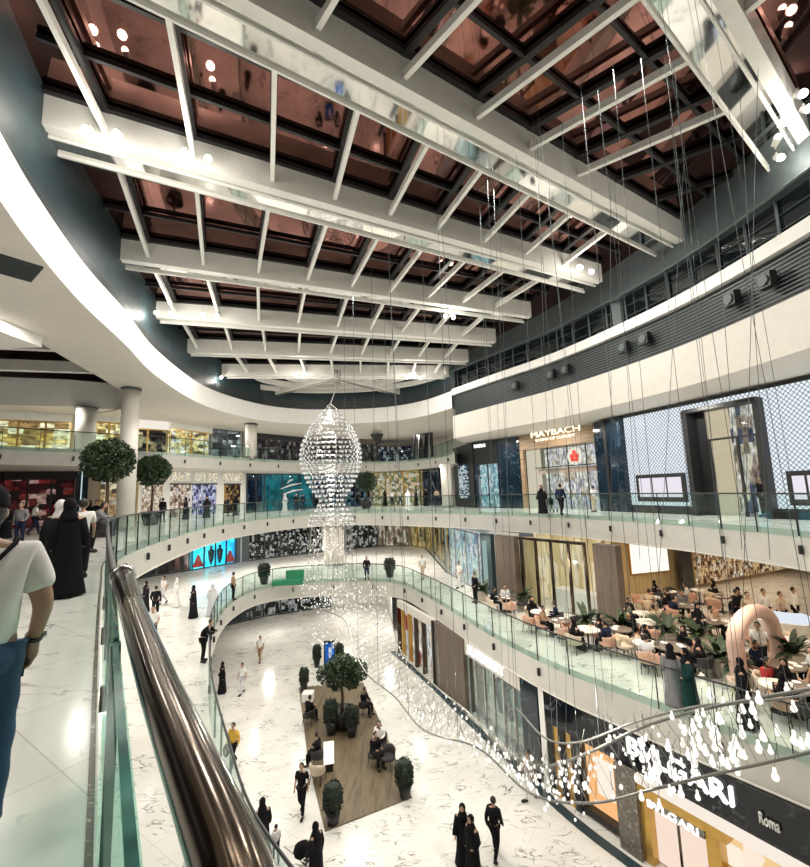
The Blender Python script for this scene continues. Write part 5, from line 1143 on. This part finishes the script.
# bright cafe wall window and bar shelf behind
s = Shop((13.3,26.9),(16.0,27.65),-5,'bright square window in the back wall of the cafe','wall_window','window'); s.box('window_frame','gold',-0.05,s.L+.05,1.15,3.35,-.12,-.02); s.box('lit_pane', emis('bright_pane', (1,.95,.85),1.1), .03,s.L-.03,1.25,3.25,-.16,-.12)
s = Shop((17.6,28.0),(27,32.0),-5,'back bar with glittering bottles along the right end of the cafe','back_bar','shelf'); s.box('shelf_back', D('bar_bottles', [(.75,.5,.25),(.3,.16,.08),(.95,.8,.6),(.5,.3,.15),(.1,.05,.03),(.9,.6,.3)], .9, 2.4, 2.4, 4), 0, s.L, .3, 3.5, -.35, -.3); s.box('shelf_frame','woodv',-.1,s.L+.1,3.4,3.7,-.5,-.2)
s = Shop((16.1,26.9),(17.4,27.9),-5,'dark doorway in the back of the cafe','dark_doorway','door'); s.box('door_frame','black',0,s.L,0,2.9,-.3,-.1)
# wall lamp
t = empty('wall_lamp', (12.0,25.6,-2.6), 0, 'small glowing wall lamp on the gold curtain of the cafe', 'lamp'); m = MB(); m.ball((-.1,-.15,0), .13, 10, 8); m.build('shade', emis('lamp_glow', (1,.85,.6), 4), t, True); m = MB(); m.tube([(-.1,-.15,0),(.1,.1,0)], .03, 6); m.build('arm', MT['gold'], t)
# deck seating groups
rn = random.Random(8)
for i, (px, py, mt, lb) in enumerate([(308,700,'white','white cube seat near the far left corner of the deck'),(309,724,'dark','on the left side of the deck under the tree'),(364,714,'dark','on the right side of the deck under the tree'),(318,766,'dark','beside the glowing lantern'),(318,782,'pale','below the glowing lantern'),(375,765,'dark','left seat of the group at the right of the deck'),(388,768,'dark','right seat of the group at the right of the deck'),(380,752,'dark','far seat of the group at the right of the deck')]):
    x, y = at_z(px, py, -9.96)
    if mt == 'white':
        m = MB(); m.box(-.3,.3,-.3,.3,0,.42); o = m.build('cube_seat', MT['white']); o.location = (x,y,-9.96); tag(o, lb, 'seat'); continue
    chair((x, y, -9.96), rn.uniform(0,6), 'darkf' if mt == 'dark' else 'beigef', '%s lounge tub chair %s' % (mt, lb), None)
    if i in (1,2,3,5,7): person((x, y, -9.96), rn.uniform(0,6), 'sit', 'longshirt', 'person in %s sitting %s' % ('white' if i in (4,7) else 'black', lb), {'shirt':'c_white' if i in (4,7) else 'c_black','trousers':'c_black'})
# green lounge sofa on the far lower gallery
x, y = at_z(288, 586, -5); t = empty('lounge_sofa', (x, y, -5), .1, 'green lounge sofa beside the far lower rail', 'sofa')
m = MB(); m.box(-1.1,1.1,-.4,.4,.12,.45); m.build('seat', simple('green_velvet', (.02,.2,.1), .8), t); m = MB(); m.box(-.2,1.1,.25,.5,.45,1.05); m.build('backrest', bpy.data.materials['green_velvet'], t)
for sx in (-1,1):
    for sy in (-1,1): m = MB(); m.tube([(sx*1.0,sy*.33,.12),(sx*1.0,sy*.33,0)], .03, 6); m.build('leg', MT['black'], t)
# prams and trolley
def pram(loc, rz, label):
    t = empty('pram', loc, rz, label, 'pram'); m = MB(); m.lathe([(.08,.45),(.16,.55),(.19,.7),(.15,.86),(.03,.92)], 14, (0,0.05,0), .8, 1.4); m.build('hood', MT['c_black'], t, True)
    m = MB(); m.tube([(-.2,.25,.1),(0,-.1,.55),(0,-.5,1.0)], .015, 6); m.tube([(.2,.25,.1),(0,-.1,.55)], .015, 6); m.build('frame', MT['steel'], t)
    for sx in (-1,1):
        for sy in (-1,1): m = MB(); m.tube([(sx*.24-.015,sy*.27,.1),(sx*.24+.015,sy*.27,.1)], .1, 14); m.build('wheel', MT['black'], t)
pram(P3z(226,768,-10), .3, 'black pram beside the yellow-jacketed person'); pram(P3z(300,875,-10), -1.0, 'black pram pushed at the bottom edge of the ground floor'); pram(P3z(552,512,0), 2.4, 'dark trolley before the wood-clad shop')
# red round sign and black funnel lamp on the top gallery
x, Y, z = at_y(300, 432, 50); t = empty('round_sign', (x, Y-1.2, z), 0, 'small round glowing red sign on the top gallery left of the sculpture', 'sign'); m = MB(); m.tube([(0,0,0),(0,.1,0)], .7, 20); m.build('disc', emis('red_glow', (.75,.12,.12), .9), t); m = MB(); m.tube([(-.35,-.02,0),(.35,-.02,0)], .1, 8); m.build('mark', MT['signw'], t)
x, Y, z = at_y(377, 437, 47); t = empty('funnel_sculpture', (x, Y, 5), 0, 'black funnel-shaped stand on the top gallery right of the sculpture', 'sculpture'); m = MB(); m.lathe([(.35,0),(.3,.05),(.08,.1),(.08,1.6),(.2,1.9),(.75,2.9),(.7,2.95)], 8); m.build('funnel', MT['black'], t)

# ------------------------------------------------------------------ spotlights on the girders
def spotlight(px, py, i, lb, power=60):
    x, y = on_roof(px, py); z = zr(y); loc = (x, y, z-.2)
    t = empty('spotlight', loc, 0, lb, 'spotlight'); m = MB(); m.tube([(0,0,.18),(0,0,.02)], .03, 6); m.tube([(0,0.05,.05),(0,-.12,-.10)], [.09,.12], 12); m.build('housing', MT['white'], t)
    m = MB(); m.ball((0,-.15,-.13), .10, 10, 6); m.build('lens', MT['spot'], t, True)
    l = bpy.data.lights.new('spot_lamp', 'POINT'); l.energy = power; l.shadow_soft_size = .12; l.color = (1,.93,.82); o = bpy.data.objects.new('spot_lamp', l); COL.objects.link(o); o.location = (x, y-.35, z-.65)
SP = [(90,124,'left lamp of the bright pair at the left end of the third girder'),(120,128,'right lamp of the bright pair at the left end of the third girder'),(186,147,'left lamp of the second pair on the third girder'),(210,153,'right lamp of the second pair on the third girder'),(579,263,'left lamp of the bright pair at the right end of the third girder'),(590,267,'right lamp of the bright pair at the right end of the third girder'),
 (158,308,'left lamp of the left pair on the fifth girder'),(173,309,'right lamp of the left pair on the fifth girder'),(204,310,'left lamp of the second pair on the fifth girder'),(218,311,'right lamp of the second pair on the fifth girder'),(445,312,'left lamp of the right pair on the fifth girder'),(453,313,'right lamp of the right pair on the fifth girder'),
 (776,152,'upper lamp of the bright pair beside the right end of the nearest gantry'),(784,162,'lower lamp of the bright pair beside the right end of the nearest gantry'),(797,88,'upper small lamp near the right frame edge'),(803,103,'lower small lamp near the right frame edge'),
 (212,373,'left lamp of the left pair on the farthest girder'),(222,374,'right lamp of the left pair on the farthest girder'),(408,374,'left lamp of the right pair on the farthest girder'),(420,375,'right lamp of the right pair on the farthest girder'),(296,372,'left lamp of the middle pair on the farthest girder'),(304,372,'right lamp of the middle pair on the farthest girder')]
for i, (px, py, lb) in enumerate(SP): spotlight(px, py, i, 'white spotlight, ' + lb.replace(' bright',''))

# ------------------------------------------------------------------ hanging light sculpture
t = empty('light_sculpture', (0,0,0), 0, 'huge hanging sculpture of glass bulbs, a balloon trailing a ribbon through the void', 'chandelier')
Ac = [((368,575),26.5),((388,610),24.5),((398,645),22.5),((412,664),20.5),((440,690),18.2),((470,714),16.4),((505,752),14.2),((545,766),12.8),((590,752),11.6),((640,728),10.6),((700,710),9.8),((760,698),9.1),((835,684),8.3)]
Bc = [((302,606),26.0),((342,618),24.2),((354,650),22.0),((368,675),20.0),((395,697),18.0),((424,730),16.2),((478,748),14.6),((530,793),12.6),((590,803),11.2),((650,790),10.3),((715,774),9.5),((765,763),8.9),((835,746),8.1)]
A3 = catmull([at_y(*p, Y) for p, Y in Ac], 8, False); B3 = catmull([at_y(*p, Y) for p, Y in Bc], 8, False)
m = MB(); m.tube(A3, .035, 8); m.build('edge_tube', MT['tube'], t, True); m = MB(); m.tube(B3, .03, 8); m.build('edge_tube', MT['tube'], t, True)
C3 = catmull([at_y(*p, Y) for p, Y in [((505,722),15.0),((515,708),14.2),((545,738),13),((580,742),12),((635,722),11),((700,706),10.1),((770,700),9.4),((840,690),8.6)]], 8, False)
m = MB(); m.tube(C3, .026, 8); m.build('edge_tube', MT['tube'], t, True)
rb = random.Random(77)
def rpt(s, u):
    k = s*(len(A3)-1); i = min(int(k), len(A3)-2); f = k-i
    a = Vector(A3[i]).lerp(Vector(A3[i+1]), f); b = Vector(B3[i]).lerp(Vector(B3[i+1]), f); return a.lerp(b, u)
bulbs = []
for k in range(820):
    s = rb.random()
    u = rb.random()**.8; s = s if rb.random() > .25 else min(1, s*.6+.3); p = rpt(s, u)+Vector((rb.gauss(0,.10), rb.gauss(0,.10), rb.gauss(0,.16)))
    dens = 1.0 if s < .22 or .48 < s < .66 else .5
    if rb.random() > dens: continue
    bulbs.append((p, s))
# falling column of bulbs between the balloon and the ribbon
for k in range(240):
    f = rb.random(); px = 330+rb.uniform(-1,1)*(14+22*f); py = 528+f*82; bulbs.append((Vector(at_y(px, py, 27.5+rb.uniform(-1,1)*1.2)), 0))
for k in range(200):
    f = rb.random(); px = 350+rb.uniform(-1,1)*38; py = 585+f*60; bulbs.append((Vector(at_y(px, py, 25.5-f*2.5+rb.uniform(-1,1)*.5)), 0))
bulbs.sort(key=lambda q: q[0].y)
base = MB(); base.lathe([(.012,.16),(.03,.14),(.035,.06),(.062,.0),(.068,-.04),(.05,-.085),(.012,-.105)], 10); bme = base.mesh('glass_bulb', MT['bulb'], True)
for p, s in bulbs[:98]:
    o = bpy.data.objects.new('glass_bulb', bme); COL.objects.link(o); o.parent = t; o.location = p; sc = rb.uniform(.6,1.05); o.scale = (sc,)*3
rest = MB()
for p, s in bulbs[98:]: r_ = .042 if p.y < 20 else .034; rest.ball(tuple(p), r_*rb.uniform(.7,1.2), 6, 4, 1.3)
rest.build('small_bulbs', MT['bulb'], t, True, kind='stuff')
# hanger rods and cross wires of the ribbon
m = MB()
for p, s in bulbs[:420]: m.tube([tuple(p+Vector((0,0,.14))), tuple(p+Vector((rb.uniform(-.15,.15), 0, rb.uniform(.3,.6))))], .007, 4, False)
m.build('bulb_rods', MT['tube'], t, kind='stuff')
m = MB()
for k in range(70):
    s = k/70; a = rpt(s, 0); b = rpt(min(1, s+.035), 1); m.tube([tuple(a), tuple(b)],   .008 if s > .4 else .010, 4, False)
m.build('cross_wires', MT['tube'], t, kind='stuff')
# suspension cables up to the girders
m = MB()
for k in range(20):
    s = .10+.88*k/19; p = rpt(s, 0 if k % 2 else 1); m.tube([tuple(p), (p.x+rb.uniform(-.5,.9), p.y+rb.uniform(-.3,.3), zr(p.y)+.1)], .006 if s > .5 else .010, 4, False)
for p in C3[::9]: m.tube([tuple(p), (p[0]+rb.uniform(-.3,.5), p[1], zr(p[1])+.1)], .006, 4, False)
m.build('suspension_cables', MT['greyb'], t, kind='stuff')
for Xl, Yl, Zl, E_ in ((-5,26.5,-1.5,350),(-3,23,-4.2,350),(0.5,17,-5,300),(4,11.5,-3.9,260),(-5,27,5,260)): l = bpy.data.lights.new('sculpture_lamp','POINT'); l.energy = E_; l.shadow_soft_size = .12; l.color = (1,.94,.84); o = bpy.data.objects.new('sculpture_lamp', l); COL.objects.link(o); o.location = (Xl,Yl,Zl)
# balloon
XC, YC = at_y(331, 470, 28)[0], 28.0
prof = [(.05,7.55),(.45,7.15),(1.05,6.4),(1.6,5.6),(1.9,4.9),(2.0,4.3),(1.98,3.7),(1.8,3.1),(1.5,2.4),(1.1,1.75),(.75,1.3),(.9,.9),(1.25,.45),(1.45,0.0),(1.5,-.45)]
def rad(z):
    for (r0, z0), (r1, z1) in zip(prof[:-1], prof[1:]):
        if z <= z0 and z >= z1: return r1+(r0-r1)*(z-z1)/(z0-z1)
    return .1
m = MB()
for k in range(10):
    a = 2*pi*k/10; m.tube([(XC+r*cos(a), YC+r*sin(a)*.8, z) for r, z in prof], .022, 5, False)
m.build('balloon_ribs', MT['steel'], t, True)
m = MB(); z = 7.0; zz = []
while z > -.5:
    r = rad(z); pts = [(XC+r*cos(2*pi*k/20), YC+.8*r*sin(2*pi*k/20), z) for k in range(21)]; m.tube(pts, .022, 4, False); zz.append(z); z -= .30
m.build('balloon_hoops', MT['steel'], t, kind='stuff')
m = MB()
for z in zz:
    r = rad(z); n = max(6, int(r*17))
    for k in range(n): a = 2*pi*(k+rb.random()*.4)/n; m.ball((XC+r*cos(a), YC+.8*r*sin(a), z-.08), .055, 6, 4, 1.3)
m.build('balloon_crystals', emis('dim_crystal', (1,.97,.92), .8), t, True, kind='stuff')
m = MB()
for k in range(14):
    a = 2*pi*k/14; m.tube([(XC+1.3*cos(a), YC+1.0*sin(a), -.4),(XC+1.45*cos(a)-.1, YC-.5+1.1*sin(a), -4.2)], .014, 4, False)
m.tube([(XC,YC,7.5),(hub[0]+.3, hub[1]-.9, HZ-1.0)], .03, 6)
m.build('curtain_wires', MT['tube'], t, kind='stuff')
# wires crossing in front of the right-hand galleries
wires = [((566,410),(566,725),15.0),((602,0),(640,560),14.0),((690,60),(650,725),12.5),((656,0),(723,560),12.0),((735,20),(770,560),10.8),((545,160),(600,725),15.5),((477,200),(500,640),20.0),((610,60),(612,700),14.0),((700,0),(742,550),11.5),((760,0),(742,640),10.2)]
for i, (a, b, Y) in enumerate(wires):
    p = at_y(*a, Y); q = at_y(*b, Y); zt_ = zr(Y)
    if p[2] > zt_: f = (zt_-q[2])/(p[2]-q[2]); p = tuple(q[j]+(p[j]-q[j])*f for j in range(3))
    m = MB(); m.tube([p, q], .0075, 5); m.build('stay_wire', MT['greyb'], t)

# ------------------------------------------------------------------ lights
def area(x, y, z, power, size=0.8, col=(1,0.95,0.87), rot=(0,0,0)):
    l = bpy.data.lights.new('downlight_and_fill', 'AREA'); l.energy = power; l.size = size; l.color = col; l.shape = 'DISK'
    o = bpy.data.objects.new('downlight_and_fill', l); COL.objects.link(o); o.location = (x,y,z); o.rotation_euler = rot; return o
def pt(x, y, z, power, r=0.2, col=(1,0.9,0.75)):
    l = bpy.data.lights.new('lamp', 'POINT'); l.energy = power; l.shadow_soft_size = r; l.color = col
    o = bpy.data.objects.new('lamp', l); COL.objects.link(o); o.location = (x,y,z); return o
for x, y in [(-4.5,10.5),(-2,13),(3,14),(8,19),(-9,18),(-3,21),(3,24),(-11,26),(-5,30),(1,32),(6,10),(1,7)]:
    area(x, y, zr(y)-0.15, 420, 1.2)
def level_lights(P, z, power, n):
    for x, y in resample(P, 5.5): area(x, y, z, power, 0.5)
level_lights([(-26,16),(-20,22),(-17,29),(-16,36),(-12,43),(-5,47),(0,45),(3.5,39),(7.5,33),(10.8,29),(13,23),(14.6,17),(15.4,11)], 3.9, 130, 0) if False else None
for x, y in resample([(-17,34),(-12,43.5),(-5,47),(0,45),(3.2,40)], 5.5): area(x, y, 3.9, 160, 0.5)
for x, y in resample([(7,33.3),(10.3,28.5),(12.5,23),(14.2,17),(15,11)], 4.5): area(x, y, 5.42, 170, 0.5)
for x, y in resample([(-27,24),(-21,30),(-16.5,36),(-13,44),(-6,50),(0,51),(4.5,45)], 6): area(x, y, 8.15, 130, 0.5)
for x, y in resample([(-14,14),(-16,22),(-17,31),(-13,40),(-5,45),(-0.5,44),(0.5,38)], 5.5): area(x, y, -1.32, 230, 0.6)
for x, y in [(4.2,28),(6.5,22),(8.5,18.5),(11,22),(10.5,15),(15,24),(14.5,18),(20,26),(19,19),(13,12),(17,14),(24,28)]: area(x, y, -1.32, 75, 0.6, (1,0.80,0.58))
for x, y in [(-12,38),(-6,42),(-2,38),(-13,22),(-9,14)]: area(x, y, -6.3, 170, 0.6)
for x, y, e_, z_ in [(-9.5,3.0,170,2.8),(-7.8,-1,240,2.8),(-13.4,14.5,110,.5),(-14.6,20,110,.5)]: area(x, y, 8.15, e_, z_)  # added fill lamps under the soffit, brightening the near left walkway
w = bpy.data.worlds.new('ambient_fill'); scene.world = w; w.use_nodes = True  # even pale ambient light added as fill, brighter than a dark sky
w.node_tree.nodes['Background'].inputs[0].default_value = (0.9, 0.93, 1.0, 1); w.node_tree.nodes['Background'].inputs[1].default_value = 0.25
scene.view_settings.view_transform = 'Standard'; scene.view_settings.look = 'None'; scene.view_settings.gamma = 1.0; scene.view_settings.exposure = 0.0
scene.view_settings.use_curve_mapping = False
